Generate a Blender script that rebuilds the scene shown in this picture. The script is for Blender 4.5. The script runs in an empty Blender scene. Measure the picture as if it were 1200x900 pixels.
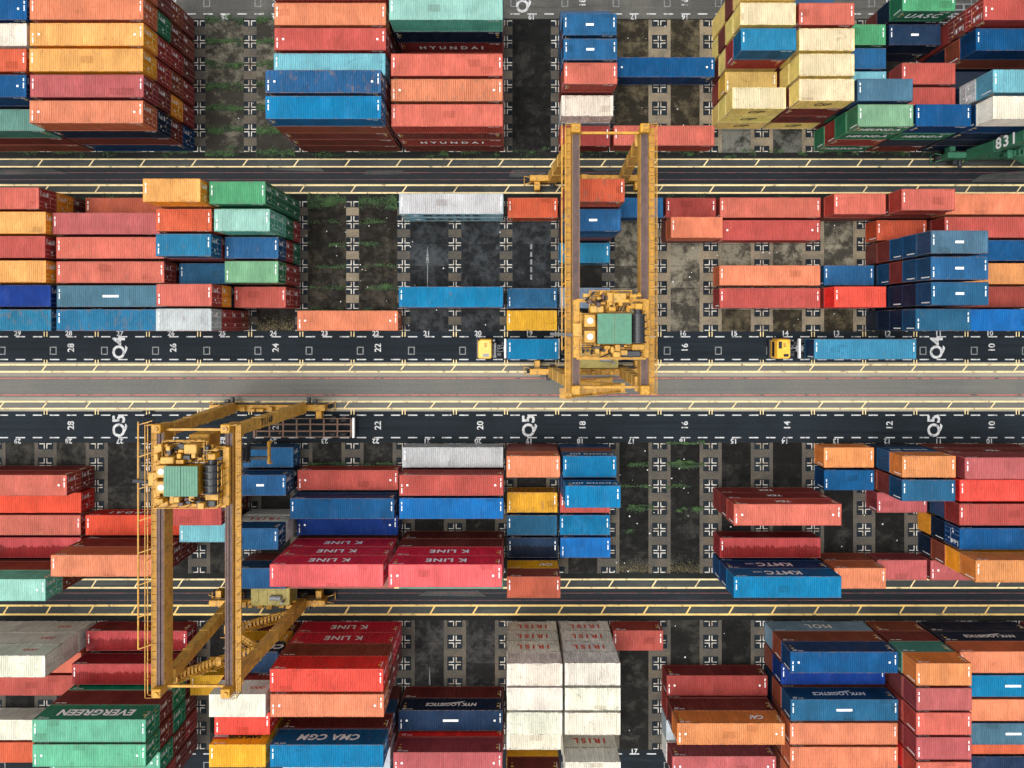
import bpy, math, random
import numpy as np
from mathutils import Vector, Matrix

random.seed(7)
S = 9.38            # ground scale used when surveying the yard (units per metre)
CAMZ = 83.0         # drone height in metres
NX, NY = 600.0, 382.0
PITCH = 59.95 / S   # bay pitch in metres

sc = bpy.context.scene
col = sc.collection


def gx(px): return (px - NX) / S
def gy(py): return (NY - py) / S


def lin(c):
    c = c / 255.0
    return c / 12.92 if c <= 0.04045 else ((c + 0.055) / 1.055) ** 2.4


def L3(rgb, k=1.0): return tuple(lin(v) * k for v in rgb)


# ------------------------------------------------------------------ materials
class NT:
    def __init__(s, name):
        s.m = bpy.data.materials.new(name)
        s.m.use_nodes = True
        s.t = s.m.node_tree
        s.t.nodes.clear()
        s.out = s.n('ShaderNodeOutputMaterial')
        s.b = s.n('ShaderNodeBsdfPrincipled')
        s.l(s.b.outputs[0], s.out.inputs[0])

    def n(s, typ, **kw):
        nd = s.t.nodes.new(typ)
        for k, v in kw.items():
            setattr(nd, k, v)
        return nd

    def l(s, a, b): s.t.links.new(a, b)

    def val(s, sock, v):
        if hasattr(v, 'links'):
            s.l(v, sock)
        else:
            sock.default_value = v

    def math(s, op, a, b=0.0, c=None, clamp=False):
        nd = s.n('ShaderNodeMath', operation=op, use_clamp=clamp)
        s.val(nd.inputs[0], a)
        s.val(nd.inputs[1], b)
        if c is not None:
            s.val(nd.inputs[2], c)
        return nd.outputs[0]

    def ramp(s, fac, a, b, lo=0.0, hi=1.0):
        nd = s.n('ShaderNodeMapRange')
        nd.interpolation_type = 'SMOOTHSTEP'
        s.val(nd.inputs[0], fac)
        nd.inputs[1].default_value = a
        nd.inputs[2].default_value = b
        nd.inputs[3].default_value = lo
        nd.inputs[4].default_value = hi
        return nd.outputs[0]

    def mix(s, fac, a, b, blend='MIX'):
        nd = s.n('ShaderNodeMix', data_type='RGBA', blend_type=blend)
        nd.clamp_factor = True
        s.val(nd.inputs[0], fac)
        for i, v in ((6, a), (7, b)):
            if hasattr(v, 'links'):
                s.l(v, nd.inputs[i])
            else:
                nd.inputs[i].default_value = (*v[:3], 1)
        return nd.outputs[2]

    def noise(s, vec, scale, detail=4, rough=0.6, dist=0.0):
        nd = s.n('ShaderNodeTexNoise')
        nd.inputs['Scale'].default_value = scale
        nd.inputs['Detail'].default_value = detail
        nd.inputs['Roughness'].default_value = rough
        nd.inputs['Distortion'].default_value = dist
        if vec is not None:
            s.l(vec, nd.inputs['Vector'])
        return nd.outputs['Fac']

    def mapping(s, vec, scale=(1, 1, 1), loc=(0, 0, 0)):
        nd = s.n('ShaderNodeMapping')
        s.l(vec, nd.inputs['Vector'])
        nd.inputs['Scale'].default_value = scale
        nd.inputs['Location'].default_value = loc
        return nd.outputs[0]

    def objcoord(s):
        tc = s.n('ShaderNodeTexCoord')
        return tc.outputs['Object']

    def attr(s, name, typ='GEOMETRY'):
        nd = s.n('ShaderNodeAttribute')
        nd.attribute_type = typ
        nd.attribute_name = name
        return nd


def container_material():
    t = NT('container_paint')
    oi = t.n('ShaderNodeObjectInfo')
    base = oi.outputs['Color']
    wet = oi.outputs['Alpha']
    co = t.objcoord()
    add = t.n('ShaderNodeVectorMath', operation='ADD')
    t.l(co, add.inputs[0])
    cmb = t.n('ShaderNodeCombineXYZ')
    rnd = t.math('MULTIPLY', oi.outputs['Random'], 173.0)
    for i in range(3):
        t.l(rnd, cmb.inputs[i])
    t.l(cmb.outputs[0], add.inputs[1])
    v = add.outputs[0]
    # patchy fade and grime
    n1 = t.noise(v, 0.55, 5, 0.62)
    n2 = t.noise(t.mapping(v, (5.0, 0.8, 0.8)), 1.0, 4, 0.6)
    n3 = t.noise(v, 6.0, 4, 0.7)
    f1 = t.ramp(n1, 0.3, 0.72, 0.84, 1.12)
    f2 = t.ramp(n2, 0.35, 0.7, 1.06, 0.88)
    f3 = t.ramp(n3, 0.3, 0.72, 0.94, 1.06)
    f = t.math('MULTIPLY', t.math('MULTIPLY', f1, f2), f3)
    c = t.mix(1.0, base, (1, 1, 1), 'MULTIPLY')
    sca = t.n('ShaderNodeVectorMath', operation='SCALE')
    t.l(c, sca.inputs[0])
    t.l(f, sca.inputs['Scale'])
    c = sca.outputs[0]
    # chalky bloom
    ch = t.ramp(t.noise(t.mapping(v, (0.9, 0.5, 0.5)), 0.9, 5, 0.7), 0.45, 0.8, 0.0, 0.8)
    ca = t.n('ShaderNodeVectorMath', operation='MULTIPLY_ADD')
    t.l(c, ca.inputs[0])
    ca.inputs[1].default_value = (1.18, 1.18, 1.18)
    ca.inputs[2].default_value = (0.018, 0.018, 0.018)
    c = t.mix(ch, c, ca.outputs[0])
    # per panel difference between welded sheets
    sep = t.n('ShaderNodeSeparateXYZ')
    t.l(co, sep.inputs[0])
    cell = t.n('ShaderNodeTexWhiteNoise', noise_dimensions='1D')
    t.l(t.math('FLOOR', t.math('ADD', t.math('DIVIDE', sep.outputs[0], 1.12), rnd)), cell.inputs['W'])
    sca2 = t.n('ShaderNodeVectorMath', operation='SCALE')
    t.l(c, sca2.inputs[0])
    t.l(t.ramp(cell.outputs['Value'], 0, 1, 0.93, 1.06), sca2.inputs['Scale'])
    c = sca2.outputs[0]
    # replaced or repainted roof sheets, here and there
    c2 = t.n('ShaderNodeTexWhiteNoise', noise_dimensions='2D')
    cv = t.n('ShaderNodeCombineXYZ')
    t.l(t.math('FLOOR', t.math('ADD', t.math('DIVIDE', sep.outputs[0], 1.35), rnd)), cv.inputs[0])
    t.l(t.math('FLOOR', t.math('ADD', t.math('DIVIDE', sep.outputs[1], 0.78), rnd)), cv.inputs[1])
    t.l(cv.outputs[0], c2.inputs['Vector'])
    pmask = t.math('MULTIPLY', t.ramp(c2.outputs['Value'], 0.978, 0.982, 0.0, 0.7), t.ramp(n3, 0.35, 0.55, 0.3, 1.0))
    pcol = t.mix(1.0, c, (0.66, 0.60, 0.56), 'MULTIPLY')
    c = t.mix(pmask, c, pcol)
    # rust, amount set per container
    rust = t.attr('rust', 'OBJECT').outputs['Fac']
    # dirt settled in the troughs of the corrugation
    gr = t.attr('groove').outputs['Fac']
    gn = t.ramp(t.noise(v, 1.1, 4, 0.7), 0.30, 0.70, 0.10, 0.75)
    gd = t.math('MULTIPLY', t.math('MULTIPLY', gr, gn), t.math('ADD', 0.45, rust), clamp=True)
    c = t.mix(gd, c, t.mix(1.0, c, (0.42, 0.38, 0.34), 'MULTIPLY'))
    rn = t.noise(t.mapping(v, (1.6, 0.7, 0.7)), 1.0, 7, 0.72, 0.4)
    thr = t.math('SUBTRACT', 0.72, t.math('MULTIPLY', rust, 0.27))
    rm = t.math('MULTIPLY', t.math('SUBTRACT', rn, thr), 9.0, clamp=True)
    rc = t.mix(t.noise(v, 9, 3, 0.6), (0.085, 0.048, 0.032), (0.26, 0.165, 0.115))
    c = t.mix(t.math('MULTIPLY', rm, 0.62), c, rc)
    # small dark scuffs
    sn = t.noise(t.mapping(v, (1.0, 2.2, 2.2)), 2.3, 6, 0.75)
    sm = t.ramp(sn, 0.66, 0.74, 0.0, 0.6)
    c = t.mix(sm, c, (0.03, 0.025, 0.022))
    # rust creeping in from the long edges
    ey = t.math('ABSOLUTE', sep.outputs[1])
    en_ = t.noise(t.mapping(v, (2.6, 0.6, 0.6)), 1.0, 6, 0.75)
    em = t.math('MULTIPLY', t.math('SUBTRACT', t.math('ADD', ey, t.math('MULTIPLY', en_, 1.1)), 1.66), 5.0, clamp=True)
    em = t.math('MULTIPLY', em, t.ramp(rust, 0.08, 0.5, 0.0, 0.75))
    c = t.mix(em, c, rc)
    # grey smears where water stood
    pn = t.noise(t.mapping(v, (0.45, 0.9, 0.9)), 1.0, 6, 0.7, 0.8)
    pm_ = t.math('MULTIPLY', t.ramp(pn, 0.60, 0.66, 0.0, 0.5), t.ramp(rust, 0.1, 0.35))
    c = t.mix(pm_, c, t.mix(1.0, c, (0.58, 0.56, 0.56), 'MULTIPLY'))
    # half dried rain film
    jag = t.noise(t.mapping(v, (2.6, 0.25, 0.25)), 1.0, 5, 0.75)
    yy = t.math('ADD', sep.outputs[1], t.math('MULTIPLY', t.math('SUBTRACT', jag, 0.5), 1.7))
    wm = t.math('MULTIPLY', t.math('SUBTRACT', 0.25, yy), 9.0, clamp=True)
    wm = t.math('MULTIPLY', wm, wet)
    dark = t.mix(1.0, c, (0.50, 0.32, 0.32), 'MULTIPLY')
    c = t.mix(wm, c, dark)
    t.l(c, t.b.inputs['Base Color'])
    r = t.ramp(n3, 0.2, 0.8, 0.45, 0.65)
    r = t.math('SUBTRACT', r, t.math('MULTIPLY', wm, 0.32))
    t.l(r, t.b.inputs['Roughness'])
    t.b.inputs['Specular IOR Level'].default_value = 0.12
    return t.m


def flat_paint(name, rgb, rough=0.55, wear=0.0, wearcol=(0.03, 0.03, 0.032), scale=3.0, metal=0.0, var=0.12):
    t = NT(name)
    co = t.objcoord()
    n = t.noise(co, scale, 5, 0.65)
    c = t.mix(t.ramp(n, 0.3, 0.7), tuple(v * (1 - var) for v in rgb), tuple(min(1, v * (1 + var)) for v in rgb))
    if wear:
        w = t.noise(co, scale * 1.7, 6, 0.75, 0.3)
        c = t.mix(t.ramp(w, 0.62 - wear * 0.25, 0.74 - wear * 0.2, 0, 0.85), c, wearcol)
    t.l(c, t.b.inputs['Base Color'])
    t.b.inputs['Roughness'].default_value = rough
    t.b.inputs['Metallic'].default_value = metal
    return t.m


GK = 0.76


def ground_mat(name, dark, light, s1=0.12, lo=0.42, hi=0.62, fine=0.25, streak=0.0, rough=0.8, wetr=0.0):
    t = NT(name)
    dark, light = tuple(v * GK for v in dark), tuple(v * GK for v in light)
    co = t.objcoord()
    a = t.noise(co, s1, 7, 0.68, 0.3)
    m = t.ramp(a, lo, hi)
    c = t.mix(m, dark, light)
    b = t.noise(co, 6.0, 5, 0.75)
    c = t.mix(fine, c, t.mix(t.ramp(b, 0.3, 0.7), tuple(v * 0.45 for v in dark), tuple(min(1, v * 1.5) for v in light)))
    if streak:
        st = t.noise(t.mapping(co, (0.035, 2.2, 1)), 1.0, 5, 0.7)
        c = t.mix(t.ramp(st, 0.45, 0.75, 0, streak), c, tuple(v * 0.45 for v in dark))
        st2 = t.noise(t.mapping(co, (0.05, 1.1, 1), (9, 4, 0)), 1.0, 5, 0.7)
        c = t.mix(t.ramp(st2, 0.55, 0.8, 0, streak), c, tuple(min(1, v * 1.6) for v in light))
    sp = t.noise(co, 0.9, 6, 0.8, 0.6)
    c = t.mix(t.ramp(sp, 0.66, 0.74, 0, 0.5), c, tuple(v * 0.35 for v in dark))
    t.l(c, t.b.inputs['Base Color'])
    t.b.inputs['Specular IOR Level'].default_value = 0.12
    if wetr:
        t.l(t.ramp(a, lo, hi, rough - wetr, rough), t.b.inputs['Roughness'])
    else:
        t.b.inputs['Roughness'].default_value = rough
    bp = t.n('ShaderNodeBump')
    bp.inputs['Strength'].default_value = 0.35
    bp.inputs['Distance'].default_value = 0.02
    t.l(b, bp.inputs['Height'])
    t.l(bp.outputs[0], t.b.inputs['Normal'])
    return t.m


def yard_mat():
    """Surface between the concrete sleepers: colour per cell, dirt in patches."""
    t = NT('yard_surface')
    co = t.objcoord()
    at = t.attr('tone')
    light = at.outputs['Color']
    amount = at.outputs['Alpha']
    a = t.noise(co, 0.42, 9, 0.76, 0.15)
    thr = t.math('SUBTRACT', 0.72, t.math('MULTIPLY', amount, 0.42))
    m = t.math('MULTIPLY', t.math('SUBTRACT', a, thr), 7.0, clamp=True)
    dk = t.mix(1.0, light, (0.20, 0.20, 0.21), 'MULTIPLY')
    c = t.mix(m, dk, light)
    # pale crust and brown soil
    e = t.noise(co, 1.1, 7, 0.78, 0.15)
    c = t.mix(t.ramp(e, 0.60, 0.76, 0, 0.45), c, t.mix(1.0, light, (1.5, 1.35, 1.1), 'MULTIPLY'))
    g = t.noise(co, 1.7, 8, 0.8, 0.2)
    c = t.mix(t.ramp(g, 0.56, 0.70, 0, 0.7), c, (0.012, 0.012, 0.011))
    b = t.noise(co, 7.0, 5, 0.8)
    c = t.mix(0.45, c, t.mix(t.ramp(b, 0.3, 0.7), (0.35, 0.35, 0.35), (1.7, 1.7, 1.65)), 'MULTIPLY')
    t.l(c, t.b.inputs['Base Color'])
    t.b.inputs['Specular IOR Level'].default_value = 0.12
    t.l(t.ramp(e, 0.3, 0.7, 0.45, 0.9), t.b.inputs['Roughness'])
    bp = t.n('ShaderNodeBump')
    bp.inputs['Strength'].default_value = 0.5
    bp.inputs['Distance'].default_value = 0.03
    t.l(b, bp.inputs['Height'])
    t.l(bp.outputs[0], t.b.inputs['Normal'])
    return t.m


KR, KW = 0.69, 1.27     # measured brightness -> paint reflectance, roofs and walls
M = {}
M['paint'] = container_material()
M['white_mark'] = flat_paint('white_marking', (0.84, 0.84, 0.82), 0.6)
M['red_letter'] = flat_paint('red_lettering', L3((205, 70, 45)), 0.6, 0.1, (0.5, 0.5, 0.46))
M['black_letter'] = flat_paint('black_lettering', (0.02, 0.022, 0.025), 0.6)
M['yellow_letter'] = flat_paint('yellow_lettering', (0.65, 0.42, 0.08), 0.6)
M['road_white'] = flat_paint('road_paint_white', (0.50, 0.50, 0.50), 0.7, 0.5, scale=1.0)
M['cream_line'] = flat_paint('road_paint_cream', (0.76, 0.585, 0.29), 0.7, 0.34, scale=0.6)
M['gold_line'] = flat_paint('road_paint_gold', (0.72, 0.48, 0.15), 0.7, 0.34, scale=0.6)
M['cross_paint'] = flat_paint('slot_corner_paint', (0.54, 0.51, 0.45), 0.7, 0.7, (0.20, 0.135, 0.075), scale=0.42)
M['red_line'] = flat_paint('road_paint_red', (0.42, 0.11, 0.085), 0.7, 0.5, scale=0.7)
M['red_line_dim'] = flat_paint('road_paint_red_worn', (0.16, 0.045, 0.05), 0.7, 0.8, scale=0.5)
M['pale_blue'] = flat_paint('emblem_pale_blue', (0.14, 0.42, 0.55), 0.6)
M['steel_y'] = flat_paint('crane_yellow', L3((230, 168, 44), 0.66), 0.5, 0.42, (0.16, 0.085, 0.03), scale=1.3, var=0.22)
M['steel_y2'] = flat_paint('crane_yellow_faded', L3((232, 178, 76), 0.68), 0.55, 0.38, (0.17, 0.10, 0.045), scale=1.0, var=0.2)
M['grating'] = flat_paint('walkway_grating', L3((218, 158, 40), 0.62), 0.6, 0.48, (0.25, 0.13, 0.04), scale=1.3, var=0.2)
M['rail_brown'] = flat_paint('rail_top_rust', L3((96, 72, 66), 0.9), 0.6, 0.4, (0.05, 0.03, 0.03), scale=1.5, var=0.25)
M['dark_metal'] = flat_paint('dark_metal', (0.022, 0.024, 0.028), 0.45)
M['rubber'] = flat_paint('tyre_rubber', (0.018, 0.018, 0.019), 0.8)
M['grey_metal'] = flat_paint('grey_metal', (0.22, 0.23, 0.24), 0.5)
M['rust_frame'] = flat_paint('rusty_chassis', (0.16, 0.085, 0.05), 0.7, 0.4)
M['roof_green'] = flat_paint('green_roof_sheet', L3((92, 160, 128), 0.6), 0.5, 0.12, (0.08, 0.2, 0.14), scale=2.0)
M['steel_g'] = flat_paint('crane_green', L3((52, 112, 84), 0.9), 0.5, 0.25, (0.03, 0.06, 0.045), scale=1.0, var=0.2)
M['olive'] = flat_paint('generator_olive', L3((176, 160, 84), 0.8), 0.55, 0.35, (0.14, 0.12, 0.06), scale=1.4, var=0.2)
M['white_paint'] = flat_paint('white_paint', (0.75, 0.75, 0.73), 0.5)
M['cab_yellow'] = flat_paint('cab_yellow', L3((248, 184, 56), 0.9), 0.4, 0.08, (0.2, 0.11, 0.03))
M['glass'] = flat_paint('dark_window_glass', (0.012, 0.014, 0.017), 0.12)
M['asphalt'] = ground_mat('asphalt', (0.012, 0.0175, 0.0225), (0.0185, 0.027, 0.035), 0.08, fine=0.35, streak=0.75, rough=0.75)
M['asphalt_old'] = ground_mat('asphalt_old', (0.08, 0.08, 0.075), (0.15, 0.145, 0.125), 0.10, fine=0.3, streak=0.6)
M['ground'] = ground_mat('earth_and_asphalt', (0.010, 0.012, 0.011), (0.022, 0.024, 0.021), 0.2, fine=0.4)
M['runway'] = ground_mat('wheel_runway_asphalt', (0.009, 0.0115, 0.0145), (0.034, 0.043, 0.050), 0.06, lo=0.52, hi=0.72, fine=0.3, streak=0.5, wetr=0.3, rough=0.8)
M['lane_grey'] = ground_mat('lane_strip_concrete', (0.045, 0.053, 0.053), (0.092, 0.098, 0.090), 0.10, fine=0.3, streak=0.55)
M['mid_grey'] = ground_mat('travel_lane_concrete', (0.165, 0.165, 0.15), (0.195, 0.19, 0.168), 0.07, fine=0.3, streak=0.3)
M['mid_beige'] = ground_mat('travel_lane_edge', (0.31, 0.285, 0.23), (0.40, 0.365, 0.295), 0.10, fine=0.25, streak=0.3)
M['sleeper'] = ground_mat('sleeper_concrete', (0.070, 0.070, 0.066), (0.165, 0.135, 0.098), 0.25, lo=0.42, hi=0.66, fine=0.4)
M['sleeper_brown'] = ground_mat('sleeper_concrete_brown', (0.12, 0.11, 0.088), (0.33, 0.265, 0.18), 0.3, lo=0.35, hi=0.6, fine=0.4)
M['pad'] = ground_mat('pad_steel_plate', (0.010, 0.015, 0.020), (0.022, 0.031, 0.039), 0.5, fine=0.25)
M['yard'] = yard_mat()
M['manhole'] = flat_paint('pit_frame', (0.19, 0.195, 0.195), 0.6, 0.6)


def leaf_mat():
    t = NT('weed_leaf')
    r = t.noise(t.objcoord(), 0.8, 3)
    c = t.mix(t.ramp(r, 0.3, 0.7), (0.012, 0.034, 0.009), (0.048, 0.115, 0.026))
    t.l(c, t.b.inputs['Base Color'])
    t.b.inputs['Roughness'].default_value = 0.6
    return t.m


M['leaf'] = leaf_mat()
M['litter'] = flat_paint('litter_white', (0.7, 0.7, 0.68), 0.7, var=0.3)
M['straw'] = flat_paint('dry_straw', (0.20, 0.165, 0.08), 0.8, var=0.4)


# ------------------------------------------------------------------ mesh builder
class MB:
    def __init__(s):
        s.v = []
        s.f = []

    def box(s, x0, x1, y0, y1, z0, z1):
        b = len(s.v)
        s.v += [(x0, y0, z0), (x1, y0, z0), (x1, y1, z0), (x0, y1, z0), (x0, y0, z1), (x1, y0, z1), (x1, y1, z1), (x0, y1, z1)]
        s.f += [(b, b + 3, b + 2, b + 1), (b + 4, b + 5, b + 6, b + 7), (b, b + 1, b + 5, b + 4), (b + 1, b + 2, b + 6, b + 5), (b + 2, b + 3, b + 7, b + 6), (b + 3, b, b + 4, b + 7)]
        return s

    def cbox(s, cx, cy, cz, sx, sy, sz):
        return s.box(cx - sx / 2, cx + sx / 2, cy - sy / 2, cy + sy / 2, cz - sz / 2, cz + sz / 2)

    def chbox(s, x0, x1, y0, y1, z0, z1, c=0.05):
        """box with its vertical edges and top edge chamfered"""
        b = len(s.v)

        def ring(ins, z):
            X0, X1, Y0, Y1 = x0 + ins, x1 - ins, y0 + ins, y1 - ins
            return [(X0 + c, Y0, z), (X1 - c, Y0, z), (X1, Y0 + c, z), (X1, Y1 - c, z), (X1 - c, Y1, z), (X0 + c, Y1, z), (X0, Y1 - c, z), (X0, Y0 + c, z)]
        s.v += ring(0, z0) + ring(0, z1 - c) + ring(c, z1)
        for k in range(2):
            for i in range(8):
                j = (i + 1) % 8
                s.f.append((b + k * 8 + i, b + k * 8 + j, b + k * 8 + 8 + j, b + k * 8 + 8 + i))
        s.f.append(tuple(b + 16 + i for i in range(8)))
        s.f.append(tuple(b + 7 - i for i in range(8)))
        return s

    def bar(s, p, q, w, h=None, up=(0, 0, 1), w2=None, h2=None):
        """rectangular bar from p to q, w sideways and h along up; w2/h2 at the far end"""
        h = w if h is None else h
        w2 = w if w2 is None else w2
        h2 = h if h2 is None else h2
        p, q = Vector(p), Vector(q)
        d = (q - p).normalized()
        u = Vector(up)
        if abs(d.dot(u)) > 0.98:
            u = Vector((0, 1, 0))
        r = d.cross(u).normalized()
        u = r.cross(d).normalized()
        b = len(s.v)
        for o, ww, hh in ((p, w, h), (q, w2, h2)):
            for a, c in ((-1, -1), (1, -1), (1, 1), (-1, 1)):
                s.v.append(tuple(o + r * (a * ww / 2) + u * (c * hh / 2)))
        s.f += [(b + 3, b + 2, b + 1, b), (b + 4, b + 5, b + 6, b + 7)] + [(b + i, b + (i + 1) % 4, b + 4 + (i + 1) % 4, b + 4 + i) for i in range(4)]
        return s

    def cyl(s, p, q, r, n=12, r2=None):
        r2 = r if r2 is None else r2
        p, q = Vector(p), Vector(q)
        d = (q - p).normalized()
        u = Vector((0, 0, 1)) if abs(d.z) < 0.9 else Vector((1, 0, 0))
        a = d.cross(u).normalized()
        c = a.cross(d).normalized()
        b = len(s.v)
        for o, rr in ((p, r), (q, r2)):
            for i in range(n):
                t = 2 * math.pi * i / n
                s.v.append(tuple(o + a * (rr * math.cos(t)) + c * (rr * math.sin(t))))
        s.f += [(b + i, b + (i + 1) % n, b + n + (i + 1) % n, b + n + i) for i in range(n)]
        s.f += [tuple(b + n - 1 - i for i in range(n)), tuple(b + n + i for i in range(n))]
        return s

    def quad(s, x0, x1, y0, y1, z):
        b = len(s.v)
        s.v += [(x0, y0, z), (x1, y0, z), (x1, y1, z), (x0, y1, z)]
        s.f.append((b, b + 1, b + 2, b + 3))
        return s

    def poly(s, pts):
        b = len(s.v)
        s.v += [tuple(p) for p in pts]
        s.f.append(tuple(range(b, b + len(pts))))
        return s

    def mesh(s, name, mat=None):
        me = bpy.data.meshes.new(name)
        me.from_pydata(s.v, [], s.f)
        me.update()
        if mat is not None:
            me.materials.append(mat)
        return me


def obj(name, me, parent=None, loc=None, rotz=0.0, color=None, **props):
    o = bpy.data.objects.new(name, me)
    col.objects.link(o)
    if parent is not None:
        o.parent = parent
    if loc is not None:
        o.location = loc
    if rotz:
        o.rotation_euler = (0, 0, rotz)
    if color is not None:
        o.color = color
    for k, v in props.items():
        o[k] = v
    return o


def thing(name, label, cat, loc=(0, 0, 0), rotz=0.0, group=None):
    o = bpy.data.objects.new(name, None)
    o.empty_display_size = 0.5
    col.objects.link(o)
    o.location = loc
    o.rotation_euler = (0, 0, rotz)
    o['label'] = label
    o['category'] = cat
    if group:
        o['group'] = group
    return o


_txt = {}


def text_mesh(body, size=1.0, shear=0.0, mat=None, bold=0.012, spacing=1.0):
    key = (body, size, shear, mat.name if mat else '', bold, spacing)
    if key in _txt:
        return _txt[key]
    cu = bpy.data.curves.new('lettering', 'FONT')
    cu.body = body
    cu.size = size
    cu.shear = shear
    cu.offset = bold
    cu.space_character = spacing
    cu.align_x = 'CENTER'
    cu.align_y = 'CENTER'
    cu.resolution_u = 3
    tmp = bpy.data.objects.new('lettering_source', cu)
    col.objects.link(tmp)
    dg = bpy.context.evaluated_depsgraph_get()
    me = bpy.data.meshes.new_from_object(tmp.evaluated_get(dg))
    bpy.data.objects.remove(tmp)
    me.name = 'lettering'
    me.materials.clear()
    if mat:
        me.materials.append(mat)
    _txt[key] = me
    return me


def text_into(mb, body, size, x, y, z, rot=0.0, bold=0.012):
    """append flat lettering to a mesh builder lying on the ground"""
    me = text_mesh(body, size, 0.0, None, bold)
    b = len(mb.v)
    c, s = math.cos(rot), math.sin(rot)
    for v in me.vertices:
        mb.v.append((x + v.co.x * c - v.co.y * s, y + v.co.x * s + v.co.y * c, z))
    for p in me.polygons:
        mb.f.append(tuple(b + i for i in p.vertices))


# ------------------------------------------------------------------ yard layout
def xb(n): return gx(593.0 + (19 - n) * 59.95)      # left edge of bay n


ROWS = {'A': (36.0, 26.0), 'B': (247.8, 25.6), 'C': (531.3, 25.6), 'D': (739.3, 25.35)}


def rowy(b, r): return gy(ROWS[b][0] + ROWS[b][1] * (r - 1))


# colour key: (words, roof as seen, wall as seen)
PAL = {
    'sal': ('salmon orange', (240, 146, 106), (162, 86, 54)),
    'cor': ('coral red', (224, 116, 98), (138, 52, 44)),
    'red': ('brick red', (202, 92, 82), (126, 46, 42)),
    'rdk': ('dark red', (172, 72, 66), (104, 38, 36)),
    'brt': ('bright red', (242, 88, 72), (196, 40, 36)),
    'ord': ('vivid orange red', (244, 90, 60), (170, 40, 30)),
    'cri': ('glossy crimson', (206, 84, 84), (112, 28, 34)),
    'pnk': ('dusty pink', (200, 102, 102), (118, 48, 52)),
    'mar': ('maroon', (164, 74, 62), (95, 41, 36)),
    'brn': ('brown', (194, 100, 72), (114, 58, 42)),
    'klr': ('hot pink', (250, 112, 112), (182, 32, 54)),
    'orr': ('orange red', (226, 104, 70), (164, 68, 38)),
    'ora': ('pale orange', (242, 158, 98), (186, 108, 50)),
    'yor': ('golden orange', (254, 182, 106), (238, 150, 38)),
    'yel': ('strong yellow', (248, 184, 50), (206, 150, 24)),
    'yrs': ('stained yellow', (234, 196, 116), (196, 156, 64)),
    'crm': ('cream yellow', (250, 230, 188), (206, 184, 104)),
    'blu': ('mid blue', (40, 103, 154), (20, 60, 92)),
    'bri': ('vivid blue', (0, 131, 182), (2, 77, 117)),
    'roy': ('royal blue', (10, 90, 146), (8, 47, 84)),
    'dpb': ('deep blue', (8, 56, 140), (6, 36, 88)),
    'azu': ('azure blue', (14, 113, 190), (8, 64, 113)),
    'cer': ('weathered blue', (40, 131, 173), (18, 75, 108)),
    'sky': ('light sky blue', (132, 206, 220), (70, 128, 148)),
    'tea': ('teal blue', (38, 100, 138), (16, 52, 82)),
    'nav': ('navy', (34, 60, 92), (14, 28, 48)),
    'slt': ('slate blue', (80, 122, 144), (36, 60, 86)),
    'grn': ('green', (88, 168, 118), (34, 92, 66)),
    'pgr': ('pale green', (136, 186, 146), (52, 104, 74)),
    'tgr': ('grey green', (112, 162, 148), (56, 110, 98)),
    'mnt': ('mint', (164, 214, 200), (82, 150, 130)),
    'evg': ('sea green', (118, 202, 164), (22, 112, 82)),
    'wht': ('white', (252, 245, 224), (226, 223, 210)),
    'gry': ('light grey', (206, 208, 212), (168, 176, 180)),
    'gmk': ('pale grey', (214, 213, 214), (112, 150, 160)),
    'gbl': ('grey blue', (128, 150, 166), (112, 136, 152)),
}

# lettering code: (text, size m, colour, slant, spacing, words)
TXT = {
    'KL': ('K LINE', 1.35, 'white_mark', 0.0, 1.15, 'white lettering'),
    'HY': ('HYUNDAI', 1.15, 'white_mark', 0.0, 1.7, 'wide white lettering'),
    'KM': ('KMTC', 1.45, 'white_mark', 0.0, 1.1, 'white lettering'),
    'IR': ('I R I S L', 1.25, 'red_letter', 0.0, 0.95, 'red lettering'),
    'EV': ('EVERGREEN', 1.5, 'white_mark', 0.0, 1.05, 'white lettering'),
    'CM': ('CMA CGM', 1.35, 'white_mark', 0.25, 1.1, 'white lettering'),
    'MS': ('MAERSK', 1.3, 'black_letter', 0.0, 1.6, 'black lettering'),
    'UA': ('UASC', 1.35, 'white_mark', 0.2, 1.3, 'white lettering'),
    'MO': ('MOL', 1.35, 'white_mark', 0.0, 1.25, 'white lettering'),
    'NY': ('NYK LOGISTICS', 0.85, 'white_mark', 0.15, 1.0, 'white lettering'),
    'HG': ('HEUNG-A', 1.0, 'white_mark', 0.2, 1.05, 'white lettering'),
    'CP': ('CSP', 1.05, 'black_letter', 0.3, 1.0, 'black lettering'),
    'CA': ('CAI', 0.95, 'white_mark', 0.3, 1.0, 'white lettering'),
    'OO': ('OOCL', 0.6, 'red_letter', 0.2, 1.0, 'red lettering'),
    'SM': ('SAMUDERA', 0.8, 'black_letter', 0.0, 1.0, 'black lettering'),
    'DJ': ('DONG JIN', 0.8, 'white_mark', 0.0, 1.2, 'white lettering'),
    'TX': ('TEX', 0.9, 'white_mark', 0.15, 1.1, 'white lettering'),
}

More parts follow.
